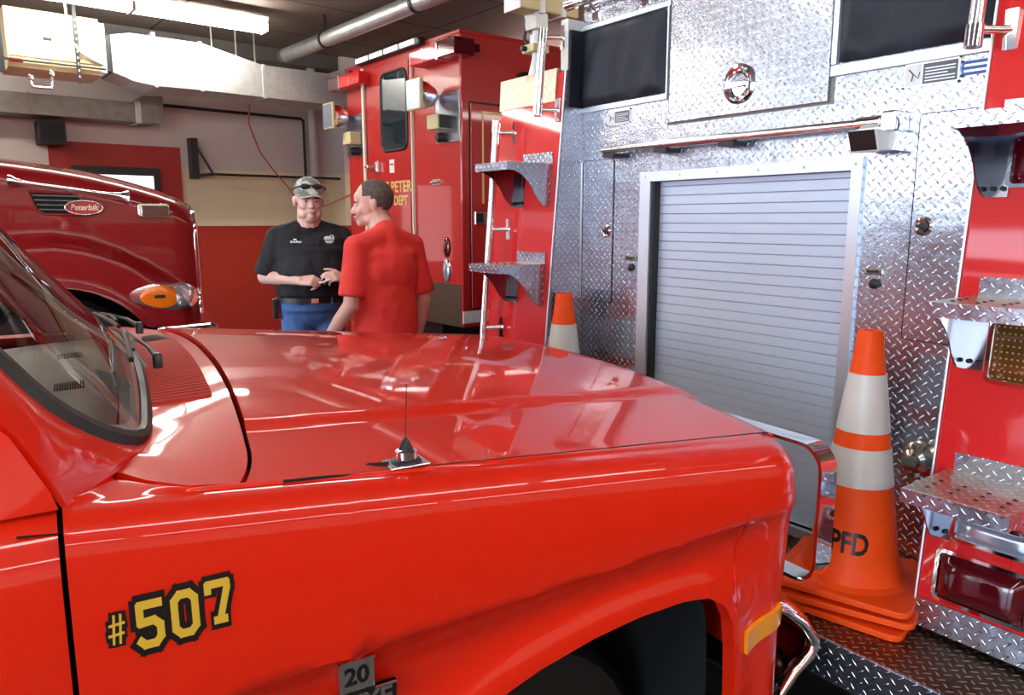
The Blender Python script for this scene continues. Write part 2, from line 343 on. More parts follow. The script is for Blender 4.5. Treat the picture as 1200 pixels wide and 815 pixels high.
# ------------------------------------------------------------------ fire engine whose rear end faces the pickup
# its own axes: x along the rear face (towards the camera's right), y into the engine, z up
eng = thing('fire_engine', 'red fire engine seen from the rear, with checker plate panels, roller door and folding steps', 'fire engine', (1.733, 1.273, 0), -53.7)
XL0, XL1, XR0, XR1 = -2.87, -2.43, -0.84, -0.40
def facey(z): return -0.235 + 0.085*(z-0.55)
mb = MB().box(XL0+0.01, XR1-0.01, 0.40, 7.5, 0.50, 2.30)
part('engine_body', mb, FRED, eng, bevel=0.02)
for s, x in ((-1, XL0+0.01), (1, XR1-0.01)):   # body-side compartments
    for k in range(4):
        y0 = 0.6+k*1.25
        f = part('side_compartment_door', MB().box(x, x+s*0.015, y0, y0+1.1, 0.75, 2.1), ALU, eng, bevel=0.006)
mb = MB().box(-2.75, -0.52, 7.55, 9.6, 0.55, 2.75)
part('cab', mb, FRED, eng, bevel=0.08)
part('chassis', MB().box(-2.2, -1.1, 0.1, 9.4, 0.35, 0.55), BLACK, eng)
for (x, sd) in ((-2.68, -1), (-0.60, 1)):
    for y in (3.0, 8.3): wheel(eng, 0, 0, 0.52, 0.30, sd) if False else None
def wheel_y(parent, x, y, r, w, s):      # wheel turning about x
    a = '-x' if s < 0 else 'x'
    o = part('tire', MB().lathe([(r*0.6, -w/2), (r*0.93, -w/2), (r, -w*0.36), (r, w*0.36), (r*0.93, w/2), (r*0.6, w/2)], (x, y, r), 'x', 32), BLACK, parent, smooth=40)
    part('wheel_rim', MB().lathe([(r*0.61, -w*0.4), (r*0.6, w*0.4), (r*0.5, w*0.2), (r*0.3, w*0.2), (r*0.2, w*0.4), (0.01, w*0.42)], (x, y, r), a, 28), CHROME, o, smooth=40)
for x, s in ((-2.60, -1), (-0.67, 1)):
    for y in (2.9, 8.4): wheel_y(eng, x, y, 0.50, 0.30, s)
# rear panel around the roller door
DX0, DX1, DZ0, DZ1 = -2.03, -1.225, 0.60, 1.745
mb = MB().box(XL1, DX0, 0, 0.02, 0.50, 2.05).box(DX1, XR0, 0, 0.02, 0.50, 2.05).box(DX0, DX1, 0, 0.02, DZ1, 2.05).box(DX0, DX1, 0, 0.02, 0.50, DZ0)
mb.box(XL1, XR0, 0, 0.02, 2.05, 2.46)
part('rear_panel', mb, TREAD, eng)
mb = MB().box(XL1, XR0, 0.02, 0.40, 2.30, 2.44); part('top_deck', mb, TREAD, eng)
mb = MB().box(DX0, DX1, 0.09, 0.40, DZ0, DZ1); part('door_cavity', mb, DARK, eng)
mb = MB().box(DX0-0.05, DX0+0.003, -0.012, 0.085, DZ0-0.02, DZ1).box(DX1-0.003, DX1+0.032, -0.012, 0.085, DZ0-0.02, DZ1).box(DX0-0.05, DX1+0.032, -0.014, 0.085, DZ1, DZ1+0.035)
mb.box(DX0, DX1, -0.02, 0.06, DZ0-0.03, DZ0)
for k in range(6):
    x = DX0-0.02+k*(DX1-DX0+0.03)/5; mb.ell((x, -0.014, DZ1+0.018), (0.005, 0.004, 0.005), n=8, m=5)
part('door_frame', mb, ALU, eng, 'satin aluminium frame with rivets')
part('door_reveal_strip', MB().box(DX0+0.003, DX0+0.014, 0.0, 0.05, DZ0, DZ1), BLACK, eng)  # black strip stands in for the shaded gap at the left reveal
mb = MB(); pitch = 0.0341; z = DZ0
prof = []
while z < DZ1-0.001:
    z1 = min(z+pitch, DZ1); prof += [(0.041, z), (0.0355, z+0.0012), (0.034, z+0.003), (0.034, z1-0.002), (0.036, z1-0.0006)]; z = z1
prof += [(0.06, DZ1), (0.06, DZ0)]
part('roller_door', MB().prism(prof, 'x', DX0+0.006, DX1-0.002), SLAT, eng, 'grey slatted roller door')
# leaning corner columns
def column(x0, x1, inner, zt):
    pf = [(facey(0.566), 0.566), (facey(zt), zt), (0.40, zt), (0.40, 0.566)]
    c = part('corner_column', MB().prism(pf, 'x', x0, x1), FRED, eng, bevel=0.008, seg=3)
    pl = [(facey(0.52)+0.004, 0.52), (facey(zt)+0.004, zt), (0.0, zt), (0.0, 0.52)]
    s = 0.006 if inner == x1 else -0.006
    part('column_side_plate', MB().prism(pl, 'x', min(inner, inner+s)-0.0, max(inner, inner+s)), TREADS, eng, 'checker plate side')
    part('column_gap_strip', MB().box(x0+0.01, x1-0.01, -0.20, 0.38, 0.551, 0.566), BLACK, eng)  # black filler added to darken the gap above the tailboard, in place of shade
    part('kick_plate', MB().prism([(facey(0.56)-0.006, 0.564), (facey(0.64)-0.006, 0.638), (facey(0.64)+0.01, 0.638), (facey(0.56)+0.01, 0.564)], 'x', x0+0.004, x1-0.002), TREAD, eng)
    part('panel_seam_strip', MB().tube([((x0+x1)/2-0.02, facey(0.7)-0.001, 0.7), ((x0+x1)/2-0.02, facey(zt-0.2)-0.001, zt-0.2)], 0.002, 6), FRED, eng)
    part('edge_trim', MB().tube([(inner, facey(0.55)-0.001, 0.55), (inner, facey(zt)-0.001, zt)], 0.0035, 8), ALU, eng)
TREADS = TREAD; TREADW = tread('scuffed_checker_plate', (0.74, 0.66, 0.54), 0.30, col2=(0.50, 0.44, 0.35))
column(XL0, XL1, XL1, 2.20); column(XR0, XR1, XR0, 2.46)
part('column_cap', MB().prism([(facey(2.1)-0.006, 2.085), (facey(2.2)-0.006, 2.215), (0.3, 2.215), (0.3, 2.20), (facey(2.2)+0.01, 2.20), (facey(2.1)+0.0, 2.085)], 'x', XL0-0.004, XL1-0.05), TREADW, eng)
part('column_post', MB().box(XL1-0.045, XL1, facey(2.3), 0.3, 2.20, 2.40), GALV, eng, bevel=0.004)
# folding steps with curved gussets
GUSS = pm('dull_polished_steel', (0.30, 0.31, 0.35), 0.16, 1.0)
def folding_step(xa, xb, z):
    yf = facey(z); yo = yf-0.235
    m = MB().box(xa, xb, yo, yf+0.005, z-0.004, z).box(xa, xb, yo-0.003, yo+0.001, z-0.033, z)
    m.box(xa+0.015 if xa > -1.6 else xa+0.03, xb, yf-0.005, yf+0.004, z-0.002, z+0.047)
    m.mi = 1; m.box(xa+0.003, xb-0.003, yo+0.006, yf-0.004, z-0.002, z+0.0008); m.mi = 2
    for i in range(4):
        for j in range(3):
            m.ell((xa+0.035+i*(xb-xa-0.07)/3, yo+0.05+j*0.035, z+0.001), (0.006, 0.004, 0.0025), n=8, m=5)
    o = part('folding_step', m, [TREAD, TREADW, BLACK], eng)
    cur = [(yo+0.010+(yf-0.012-yo)*u, z-0.032-0.146*d) for u, d in ((0, 0), (0.13, 0.02), (0.26, 0.10), (0.40, 0.26), (0.52, 0.47), (0.585, 0.65), (0.66, 0.80), (0.76, 0.94), (0.86, 1.0))]
    zb = z-0.178
    prof = [(yo, z-0.033)] + cur + [(yf-0.012, zb), (facey(zb)+0.002, zb-0.002), (yf+0.004, z-0.004), (yo, z-0.004)]
    for k, x in enumerate((xa, xb-0.004)):
        g = part('gusset', MB().prism(prof, 'x', x, x+0.004), TREAD if k else GUSS, o)
    # polished flange along the column with two bolts
    part('flange', MB().prism([(yf-0.004, z-0.034), (yf+0.004, z-0.034), (facey(zb)+0.004, zb), (facey(zb)-0.004, zb)], 'x', xa+0.004, xa+0.046), GUSS, o)
    bt = MB()
    for x in (xa+0.015, xa+0.036): bt.lathe([(0.006, 0), (0.006, 0.004), (0.003, 0.006)], (x, facey(zb)-0.005, zb+0.02), '-y', 8)
    part('bolt', bt, BLACK, o)
    # curved inner trough
    cm = MB(); N = len(cur); vs = [(xa+0.004, y, zz) for y, zz in cur]+[(xb-0.004, y, zz) for y, zz in cur]
    if xa < -1.6: part('underside_plate', MB().box(xa+0.004, xb-0.004, yo+0.004, yf, z-0.010, z-0.006), CHROME, o)
for z in (0.985, 1.418, 1.832):
    folding_step(-0.805, -0.578, z); folding_step(-2.695, -2.468, z)
# lamps in the right-hand column (and their partners on the left)
def lamp(x0, x1, z0, z1, lens, name, grid=False, deep=0.022):
    zc = (z0+z1)/2
    def P(x, z, d): return (x, facey(z)-d, z)
    rr = rrect(x0, x1, z0, z1, 0.016); ri = rrect(x0+0.009, x1-0.009, z0+0.009, z1-0.009, 0.011); n = len(rr)
    vs = [P(x, z, 0) for x, z in rr] + [P(x, z, 0.013) for x, z in rr] + [P(x, z, 0.013) for x, z in ri] + [P(x, z, 0.004) for x, z in ri]; fs = []
    for r in range(3):
        for i in range(n): j = (i+1) % n; fs.append((r*n+i, r*n+j, (r+1)*n+j, (r+1)*n+i))
    h = part(name, MB().add(vs, fs), CHROME, eng, smooth=30)
    nu, nv = (14, 8)
    def fn(u, v):
        x = x0+0.009+(x1-x0-0.018)*u; z = z0+0.009+(z1-z0-0.018)*v
        e = min(u, 1-u, 0.5)*2; g = min(v, 1-v)*2
        d = 0.005+deep*(1-(1-min(1, e*2.2))**2)**0.5*(1-(1-min(1, g*1.6))**2)**0.5
        return P(x, z, d)
    part('lens', MB().grid(fn, nu, nv), lens, h, smooth=60)
    if grid:
        g = MB()
        for i in range(16):
            x = x0+0.02+i*(x1-x0-0.04)/15
            for j in range(9):
                z = z0+0.018+j*(z1-z0-0.036)/8; g.ell(P(x, z, 0.005+deep), (0.0026, 0.0015, 0.0026), n=6, m=4)
        part('lens_bead', g, pm('bead_amber', (0.55, 0.36, 0.10), 0.2, coat=1.0), h)
for sgn in (1,):
    def mx(a, b): return (a, b) if sgn > 0 else (-3.27-b, -3.27-a)
    lamp(*mx(-0.765, -0.56), 1.675, 1.800, REDLENS, 'warning_light')
    lamp(*mx(-0.752, -0.53), 1.215, 1.370, AMBGRID, 'amber_warning_light', True, 0.008)
    lamp(*mx(-0.775, -0.578), 0.812, 0.880, CLEAR, 'backup_light', False, 0.012)
    lamp(*mx(-0.800, -0.585), 0.650, 0.785, REDLENS, 'brake_light', False, 0.03)
# tailboard
mb = MB().box(XL0-0.03, XR1+0.03, -0.465, 0.0, 0.535, 0.55); mb.mi = 1
for i in range(13):
    for j in range(3): mb.ell((-2.7+i*0.185, -0.40+j*0.13, 0.551), (0.009, 0.007, 0.003), n=8, m=5)
part('tailboard', mb, [TREADD, BLACK], eng, 'worn brown-grey checker plate tailboard')
part('tailboard_edge', MB().box(XL0-0.03, XR1+0.03, -0.475, -0.465, 0.44, 0.552), TREAD, eng, bevel=0.003)
part('tailboard_support', MB().box(XL0+0.1, XR1-0.1, -0.40, 0.1, 0.40, 0.535), BLACK, eng)
# upper hatch
hx0, hx1, hz0, hz1 = -1.945, -1.318, 1.949, 2.43
part('hatch_surround', MB().box(hx0-0.012, hx1+0.012, -0.003, 0, hz0-0.006, hz1+0.01), GALV2, eng)
h = part('hatch', MB().box(hx0, hx1, -0.016, -0.003, hz0, hz1), TREAD, eng, bevel=0.003)
hc = (-1.637, -0.016, 2.044)
q = part('latch_dish', MB().lathe([(0.064, 0), (0.064, 0.003), (0.054, 0.006), (0.048, 0.001), (0.03, -0.002), (0.001, -0.002)], hc, '-y', 32), CHROME, h, smooth=40)
ring = [(hc[0]+0.040*cos(a), -0.024, hc[2]-0.002+0.040*sin(a)) for a in [2*pi*k/24 for k in range(25)]]
part('ring_pull', MB().tube(ring, 0.0042, 8).box(hc[0]-0.040, hc[0]+0.040, -0.028, -0.020, hc[2]-0.008, hc[2]+0.004), CHROME, h, smooth=40)
# vinyl hose-bed covers
def cover(x0, x1, z0, z1, ph):
    def fn(u, v):
        x = x0+(x1-x0)*u; z = z0+(z1-z0)*v
        w = 0.006*sin(7*u+ph+3*v)+0.004*sin(17*u-5*v+ph)
        e = min(1, min(u, 1-u)*14, min(v, 1-v)*14)
        return (x, -0.010-0.014*e-w*e, z)
    return part('vinyl_cover', MB().grid(fn, 36, 20), VINYL, eng, smooth=60)
cover(-2.43, -1.972, 2.062, 2.352, 0.3); cover(-1.292, -0.872, 2.056, 2.44, 1.9)
part('cover_side_flap', MB().prism([(facey(2.2)+0.01, 2.055), (facey(2.3)+0.01, 2.355), (-0.004, 2.355), (-0.004, 2.055)], 'x', XL1+0.001, XL1+0.012), VINYL, eng)
for q_ in ((-2.43, -1.97, -0.008, 0, 2.036, 2.058), (-1.318, -0.86, -0.010, 0, 2.020, 2.052), (-1.316, -1.298, -0.014, 0, 2.052, 2.44), (-1.966, -1.958, -0.014, 0, 2.036, 2.40), (-2.43, -1.95, -0.016, 0, 2.356, 2.375)):
    part('cover_rail', MB().box(*q_), ALU, eng, bevel=0.002)
mb = MB().box(-2.02, -1.3, -0.05, 0.1, 2.455, 2.485); part('top_ledge', mb, TREAD, eng)
# long rail above the roller door
def rail(p0, p1, r=0.015, brackets=(), back=None, name='grab_rail'):
    p0 = Vector(p0); p1 = Vector(p1); d = (p1-p0).normalized()
    o = part(name, MB().tube([p0, p1], r, 16), STEEL, eng, smooth=40)
    for e, s in ((p0, 1), (p1, -1)): part('end_fitting', MB().tube([e-d*s*0.01, e+d*s*0.045], r*1.25, 16), CHROME, o, smooth=40)
    for t in brackets:
        c = p0.lerp(p1, t); bk = Vector(back)
        part('bracket', MB().tube([c, c+bk], r*0.55, 10).box(c.x+bk.x-0.018, c.x+bk.x+0.018, c.y+bk.y-0.006, c.y+bk.y+0.004, c.z+bk.z-0.035, c.z+bk.z+0.035), CHROME, o, smooth=40)
    return o
o = part('long_rail', MB().tube([(-2.237, -0.06, 1.872), (-1.107, -0.06, 1.868)], 0.0135, 16).tube([(-1.95, -0.06, 1.8705), (-1.62, -0.06, 1.870)], 0.0165, 16), STEEL, eng, smooth=40)
for x in (-2.20, -1.93, -1.64, -1.15): part('bracket', MB().box(x-0.03, x+0.03, -0.07, 0, 1.842, 1.857), BLACK if x < -1.3 else STEEL, o)
part('end_fitting', MB().tube([(-1.19, -0.06, 1.868), (-1.12, -0.06, 1.868)], 0.019, 16), CHROME, o, smooth=40)
part('end_block', MB().box(-1.12, -1.075, -0.075, 0, 1.84, 1.895), CHROME, o, bevel=0.005)
s = part('work_light', MB().prism([(-0.125, 1.845), (-0.03, 1.845), (-0.03, 1.79), (-0.10, 1.785)], 'x', -1.185, -1.10), WHITE, eng, bevel=0.006)
part('lens', MB().add([(-1.18, -0.127, 1.842), (-1.105, -0.127, 1.842), (-1.105, -0.103, 1.79), (-1.18, -0.103, 1.79)], [(0, 1, 2, 3)]), BLACK, s)
part('mount', MB().box(-1.10, -1.08, -0.06, 0, 1.79, 1.84), STEEL, s)
o = part('door_catch', MB().box(-2.43, -2.405, -0.150, -0.105, 1.16, 1.30).box(-2.425, -2.395, -0.142, -0.113, 1.19, 1.27), BLACK, eng, bevel=0.003)
o = part('square_reflector', MB().box(-2.425, -2.412, -0.178, -0.128, 1.055, 1.115), ALU, eng, bevel=0.002); part('reflector_face', MB().box(-2.414, -2.409, -0.171, -0.135, 1.063, 1.107), REDLENS, o)
# flush access doors with seams and round latches
def access(x0, x1, z0, z1, latch):
    d = part('access_door', MB().prism(rrect(x0, x1, z0, z1, 0.012), 'y', -0.003, 0.0), TREAD, eng)
    rr = rrect(x0, x1, z0, z1, 0.013, 4)+[rrect(x0, x1, z0, z1, 0.013, 4)[0]]
    part('door_seam', MB().tube([(x, -0.0025, z) for x, z in rr], 0.0016, 5), DARK, d)
    q = part('round_latch', MB().lathe([(0.026, 0), (0.026, 0.003), (0.02, 0.007), (0.015, 0.003), (0.001, 0.003)], (latch[0], -0.003, latch[1]), '-y', 24), CHROME, d, smooth=40)
    part('latch_core', MB().lathe([(0.011, 0.0), (0.011, 0.009), (0.004, 0.010)], (latch[0]+0.002, -0.003, latch[1]), '-y', 12).box(latch[0]-0.016, latch[0]+0.005, -0.012, -0.007, latch[1]-0.004, latch[1]+0.004), BLACK, q)
access(-1.045, -0.852, 1.266, 1.885, (-1.011, 1.584)); access(-2.418, -2.235, 1.262, 1.843, (-2.271, 1.556))
part('door_hinge', MB().tube([(-2.422, -0.006, 1.27), (-2.422, -0.006, 1.84)], 0.0045, 8), ALU, eng)
for x, z, k in ((-1.137, 1.453, 1), (-2.126, 1.451, 1)):
    o = part('latch_bar', MB().box(x-0.030, x+0.030, -0.014, 0, z-0.009, z+0.009), ABRASS, eng, bevel=0.003)
    part('bar_insert', MB().box(x-0.018, x+0.018, -0.016, -0.013, z-0.004, z+0.004), BLACK, o)
    part('lock_knob', MB().lathe([(0.015, 0), (0.015, 0.008), (0.009, 0.012), (0.001, 0.013)], (x+0.002, 0, z-0.036), '-y', 18), BLACK, eng, smooth=40)
o = part('capped_outlet', MB().lathe([(0.050, 0), (0.050, 0.012), (0.040, 0.018), (0.036, 0.03), (0.034, 0.055), (0.022, 0.062), (0.020, 0.085), (0.001, 0.088)], (-0.955, 0, 0.935), '-y', 28), ABRASS, eng, smooth=35)
for a in range(2): part('lug', MB().box(-0.955-0.008, -0.955+0.008, -0.06, -0.03, 0.935+(0.034 if a else -0.048), 0.935+(0.048 if a else -0.034)), ABRASS, o)
rv = MB()
for k in range(13):
    rv.lathe([(0.0035, 0), (0.0025, 0.002)], (-1.052, 0.0, 0.62+k*0.10), '-y', 8); rv.lathe([(0.0035, 0), (0.0025, 0.002)], (-1.18, 0.0, 0.62+k*0.088), '-y', 8)
for k in range(8): rv.lathe([(0.0035, 0), (0.0025, 0.002)], (-2.42+k*0.165, 0, 1.90), '-y', 8)
part('rivet', rv, STEEL, eng)
# warning labels
def label(x0, x1, z0, z1, kind):
    y = -0.0045
    o = part('warning_label', MB().box(x0, x1, y, 0, z0, z1), BLUEP if kind == 'blue' else ALU, eng)
    w = x1-x0; h = z1-z0
    if kind != 'blue':
        part('pictogram', MB().box(x0+w*0.03, x0+w*0.34, y-0.0006, y, z0+h*0.06, z0+h*0.94), WHITE, o)
        part('pictogram_figure', MB().tube([(x0+w*0.10, y-0.001, z0+h*0.75), (x0+w*0.18, y-0.001, z0+h*0.55), (x0+w*0.16, y-0.001, z0+h*0.25)], 0.002, 6).tube([(x0+w*0.18, y-0.001, z0+h*0.55), (x0+w*0.28, y-0.001, z0+h*0.35), (x0+w*0.30, y-0.001, z0+h*0.6)], 0.0015, 6), GREYP, o)
        part('text_block', MB().box(x0+w*0.36, x0+w*0.97, y-0.0006, y, z0+h*0.08, z0+h*0.92), GREYP, o)
        m = MB()
        for k in range(5): m.box(x0+w*0.40, x0+w*(0.93 if k != 2 else 0.8), y-0.0012, y-0.0006, z0+h*(0.18+k*0.13), z0+h*(0.18+k*0.13)+h*0.04)
        part('text_line', m, ALU, o)
    else:
        m = MB()
        for k in range(2): m.box(x0+w*0.08, x0+w*0.92, y-0.001, y, z0+h*(0.2+k*0.4), z0+h*(0.2+k*0.4)+h*0.16)
        part('text_line', m, ALU, o)
    for x in (x0, x1):
        for z in (z0, z1): part('screw', MB().ell((x, y, z), (0.0035, 0.003, 0.0035), n=8, m=5), BLACK, o)
label(-1.100, -0.955, 1.958, 2.020, 'a'); label(-2.279, -2.150, 1.975, 2.025, 'a'); label(-0.950, -0.872, 1.970, 2.005, 'blue')
# grab rails on the columns
yb = 0.075
def crail(x, z0, z1, br, dx=0.05):
    p0 = Vector((x, facey(z0)-yb, z0)); p1 = Vector((x, facey(z1)-yb, z1))
    o = part('grab_rail', MB().tube([p0, p1], 0.0165, 16), STEEL, eng, smooth=40)
    for s, e in ((1, p0), (-1, p1)): part('end_fitting', MB().tube([e, e+(p1-p0).normalized()*s*0.05], 0.020, 16), CHROME, o, smooth=40)
    for z in br:
        c = Vector((x, facey(z)-yb, z)); w = Vector((x+dx, facey(z)-0.004, z))
        part('bracket', MB().tube([c, w], 0.010, 10).box(w.x-0.014, w.x+0.014, w.y-0.008, w.y+0.006, z-0.045, z+0.045), CHROME, o, smooth=40)
crail(-2.79, 0.95, 2.03, (1.98, 1.56, 1.12)); crail(-2.50, 2.02, 2.36, (2.33, 2.045), 0.045)
crail(-0.850, 2.00, 2.55, (2.04,), 0.05)
rail((-2.47, -0.05, 2.46), (-2.02, -0.05, 2.46), 0.015, (0.25, 0.85), (0, 0.05, -0.035))
# scene light on its mast
mx0, my0 = -2.77, 0.02
o = part('light_mast', MB().lathe([(0.040, 0), (0.036, 0.03), (0.024, 0.08), (0.020, 0.10)], (mx0, my0, 2.215), 'z', 20).lathe([(0.020, 0.0), (0.020, 0.08), (0.030, 0.08), (0.030, 0.12), (0.018, 0.12), (0.018, 0.18)], (mx0, my0, 2.29), 'z', 20), WHITE, eng, smooth=35)
part('collar', MB().box(mx0-0.05, mx0+0.035, my0-0.045, my0+0.045, 2.335, 2.37), CREAM, o, bevel=0.004)
part('clamp_screw', MB().tube([(mx0-0.02, my0-0.045, 2.352), (mx0-0.02, my0-0.07, 2.352)], 0.012, 8), BLACK, o)
part('cable', MB().tube([(mx0-0.03, my0-0.02, 2.37), (mx0-0.05, my0-0.03, 2.40), (mx0-0.04, my0-0.03, 2.44), (mx0, my0, 2.47)], 0.008, 8), BLACK, o, smooth=40)
part('lamp_bracket', MB().box(mx0-0.04, mx0+0.04, my0-0.035, my0+0.035, 2.43, 2.50), GALV, o, bevel=0.004)
h = part('lamp_head', MB().box(mx0-0.055, mx0+0.055, my0-0.13, my0+0.20, 2.50, 2.575), CREAM, eng, 'cream box floodlight', bevel=0.008)
part('lamp_end_cap', MB().box(mx0-0.058, mx0+0.058, my0-0.136, my0-0.130, 2.496, 2.579), WHITE, h)
for yy in (my0-0.01, my0+0.11): part('strap', MB().box(mx0-0.06, mx0+0.06, yy-0.012, yy+0.012, 2.493, 2.587), WHITE, h)

# ------------------------------------------------------------------ traffic cones on the tailboard
def eng2w(x, y, z=0):
    a = radians(-53.7); return (1.733 + x*cos(a) - y*sin(a), 1.273 + x*sin(a) + y*cos(a), z)
CH = 0.70
def cone_r(h): return 0.122 - (0.122-0.030)*(h-0.02)/(CH-0.02)
def cone(label, x, y, z, rot, letters=False, group=None):
    t = thing('traffic_cone', label, 'traffic cone', eng2w(x, y, z), -53.7+rot, group)
    part('base', MB().prism(rrect(-0.178, 0.178, -0.178, 0.178, 0.03), 'z', 0.0, 0.018), ORANGE, t, bevel=0.004)
    pr = [(0.150, 0.018), (0.130, 0.026), (0.122, 0.05)] + [(cone_r(h), h) for h in (0.1, 0.2, 0.3, 0.4, 0.5, 0.6, 0.66)] + [(0.034, 0.685), (0.030, CH), (0.020, CH), (0.018, 0.66)]
    part('cone_body', MB().lathe(pr, (0, 0, 0), 'z', 40, cap=False), ORANGE, t, smooth=40)
    for (a, b) in ((0.285, 0.387), (0.430, 0.585)):
        part('reflective_band', MB().lathe([(cone_r(a)+0.0005, a), (cone_r(a)+0.0018, a), (cone_r(b)+0.0018, b), (cone_r(b)+0.0005, b)], (0, 0, 0), 'z', 48, cap=False), REFL, t, smooth=40)
    return t
cx, cy_ = -1.022, -0.215
c1 = cone('lowest orange cone of the nested stack, only its square base showing on the tailboard', cx, cy_, 0.551, 12)
c2 = cone('middle orange cone of the nested stack, its base between two others', cx, cy_, 0.581, 20)
c3 = cone('orange cone with black stencil letters, topmost of the stack at the right', cx, cy_, 0.612, 16)
cone('orange and white cone behind the pickup hood, at the far end of the tailboard', -2.324, -0.180, 0.551, 8).scale = (1.08, 1.08, 1.08)
def wrap_on_cone(t, body, size, h0, ang, name='stencil_letters'):
    me = text_mesh(body, size, 0.0004, 0.0022, xs=0.72)
    bm = bmesh.new(); bm.from_mesh(me); bmesh.ops.subdivide_edges(bm, edges=[e for e in bm.edges if e.calc_length() > 0.01], cuts=2); bm.to_mesh(me); bm.free()
    for v in me.vertices:
        h = h0+v.co.z; r = cone_r(h)+0.0012-v.co.y; a = ang+v.co.x/cone_r(h); v.co = (r*cos(a), r*sin(a), h)
    me.materials.clear(); me.materials.append(BVIN); o = bpy.data.objects.new(name, me); COL.objects.link(o); o.parent = t
wrap_on_cone(c3, 'PFD', 0.080, 0.135, radians(-85))

# ------------------------------------------------------------------ red pickup / utility truck in the foreground
# its own axes: x forward, y to its left (away from the camera), z up; nose at x = 0
trk = thing('pickup_truck', 'bright red square-bodied pickup in the foreground with #507 on its fender', 'pickup truck', (0.186, 2.391, 0), 30)
def zt(x): return 1.114-0.09*x
def seam(x): return 0.832+0.052*min(1.3, max(0, -x))
def crest(x): return 0.515+0.125*max(0, -x)
def hood_z(x, y):
    a = abs(y); z = zt(x)+0.004+0.058*(1-(a/seam(x))**2)
    c = crest(x); t = min(1, max(0, (c+0.028-a)/0.028)); z += 0.013*t*t*(3-2*t)
    f = max(0, (x+0.06)/0.13); z -= 0.035*f*f       # nose rolls down
    return z
def hood_back(y): return -1.098-0.062*(abs(y)/0.86)**2-0.03*max(0, (abs(y)-0.72)/0.14)**2
def hood_front(y): return 0.062-0.06*(abs(y)/0.85)**4
def hood_fn(u, v):
    s = 2*v-1; y0 = s*0.83
    xb, xf = hood_back(y0), hood_front(y0)
    x = xb+(xf-xb)*u; y = s*(seam(x)-0.004)
    return (x, y, hood_z(x, y))
mb = MB().grid(hood_fn, 60, 110)
# turned-down hood edges
nu, nv = 60, 110
def skirt(mb, pts, off):
    n = len(pts); mb.add([Vector(p) for p in pts]+[Vector(p)+Vector(off) for p in pts], [(i, i+1, n+i+1, n+i) for i in range(n-1)])
for v in (0, 1): skirt(mb, [hood_fn(i/60, v) for i in range(61)], (0, 0, -0.03))
skirt(mb, [hood_fn(0, j/110) for j in range(111)], (0, 0, -0.03)); skirt(mb, [hood_fn(1, j/110) for j in range(111)], (-0.004, 0, -0.06))
part('hood', mb, RED, trk, smooth=40)
part('engine_bay', MB().box(-1.9, -0.05, -0.80, 0.80, 0.75, 1.06), DARK, trk)
mb = MB()
for s in (-1, 1):
    m2 = [(x, s*(seam(x)), zt(x)-0.028) for x in [-1.45+0.1*k for k in range(15)]]
    for i in range(len(m2)-1):
        a, b = m2[i], m2[i+1]; mb.add([(a[0], a[1]-0.03, a[2]), (b[0], b[1]-0.03, b[2]), (b[0], b[1]+0.03, b[2]), (a[0], a[1]+0.03, a[2])], [(0, 1, 2, 3)])
part('hood_gutter', mb, DARK, trk)
mb = MB()
for s in (-1, 1): part('hood_seam_line', MB().tube([(x, s*seam(x), zt(x)+0.0035) for x in [-1.12+0.1*k for k in range(12)]], 0.0026, 6), BLACK, trk)  # black tube laid in the seam to stand for the gap's dark shade line
# front fender skin, both sides
ARCH = [(-1.06, 0.30), (-1.055, 0.42), (-1.02, 0.57), (-0.93, 0.69), (-0.82, 0.765), (-0.70, 0.805), (-0.58, 0.830), (-0.47, 0.842), (-0.36, 0.842), (-0.29, 0.832), (-0.245, 0.805), (-0.222, 0.76), (-0.209, 0.68), (-0.205, 0.58), (-0.205, 0.30)]
def arch_z(x):
    if x <= ARCH[0][0] or x >= ARCH[-1][0]: return None
    for (a, za), (b, zb) in zip(ARCH, ARCH[1:]):
        if a <= x <= b: return za+(zb-za)*((x-a)/(b-a) if b > a else 0)
YI = [(-1.40, 0.905), (-1.37, 0.866), (-1.335, 0.805), (-1.30, 0.85), (-1.25, 0.884), (-1.17, 0.892)]
def yi_f(x):
    if x > -1.17: return seam(x)
    for (a, va), (b, vb) in zip(YI, YI[1:]):
        if x <= b: k = max(0, (x-a)/(b-a)); return va+(vb-va)*k
    return seam(x)
def zc(x): return 0.992+0.036*x
def side_y(x, z):
    """half width of the body side at (x, z)"""
    top = zt(x); c = zc(x); base = 0.922+0.023*min(1.3, max(0, -x)*0.6)
    if z > c:
        t = (top-z)/(top-c)
        y = base+0.035*(1-(1-t)**2)
        k = max(0, (z-(top-0.045))/0.045); y -= 0.048*(1-sqrt(max(0, 1-k*k)))
    else:
        d = c-z
        fd = min(1, max(0, (-0.04-x)/0.30)); fd = fd*fd*(3-2*fd)
        y = base+0.035-(0.010+0.038*fd)*(1-math.exp(-d/0.022))-0.015*min(1, d/0.3)
    # wheel-arch flare
    if -1.35 < x < 0.0:
        dmin = min(math.hypot(x-a, (z-b)) for a, b in ARCHD) if ARCHD else 9
        y += 0.032*math.exp(-(dmin/0.055)**2)
    # plan-view rounding of the nose
    k = max(0, (x+0.10)/0.10); y -= 0.055*min(1.2, k)**2
    return y
ARCHD = []
for (a, za), (b, zb) in zip(ARCH, ARCH[1:]):
    for k in range(6): ARCHD.append((a+(b-a)*k/6, za+(zb-za)*k/6))
XF0 = -1.400
xs = [XF0, XF0+0.004]+[XF0+0.02+k*0.02 for k in range(17)]
xs += [-1.055, -1.05, -1.04, -1.02, -1.0]+[-0.98+k*0.025 for k in range(28)]+[-0.29, -0.27, -0.25, -0.24, -0.23, -0.222, -0.216, -0.212, -0.209, -0.207, -0.205]
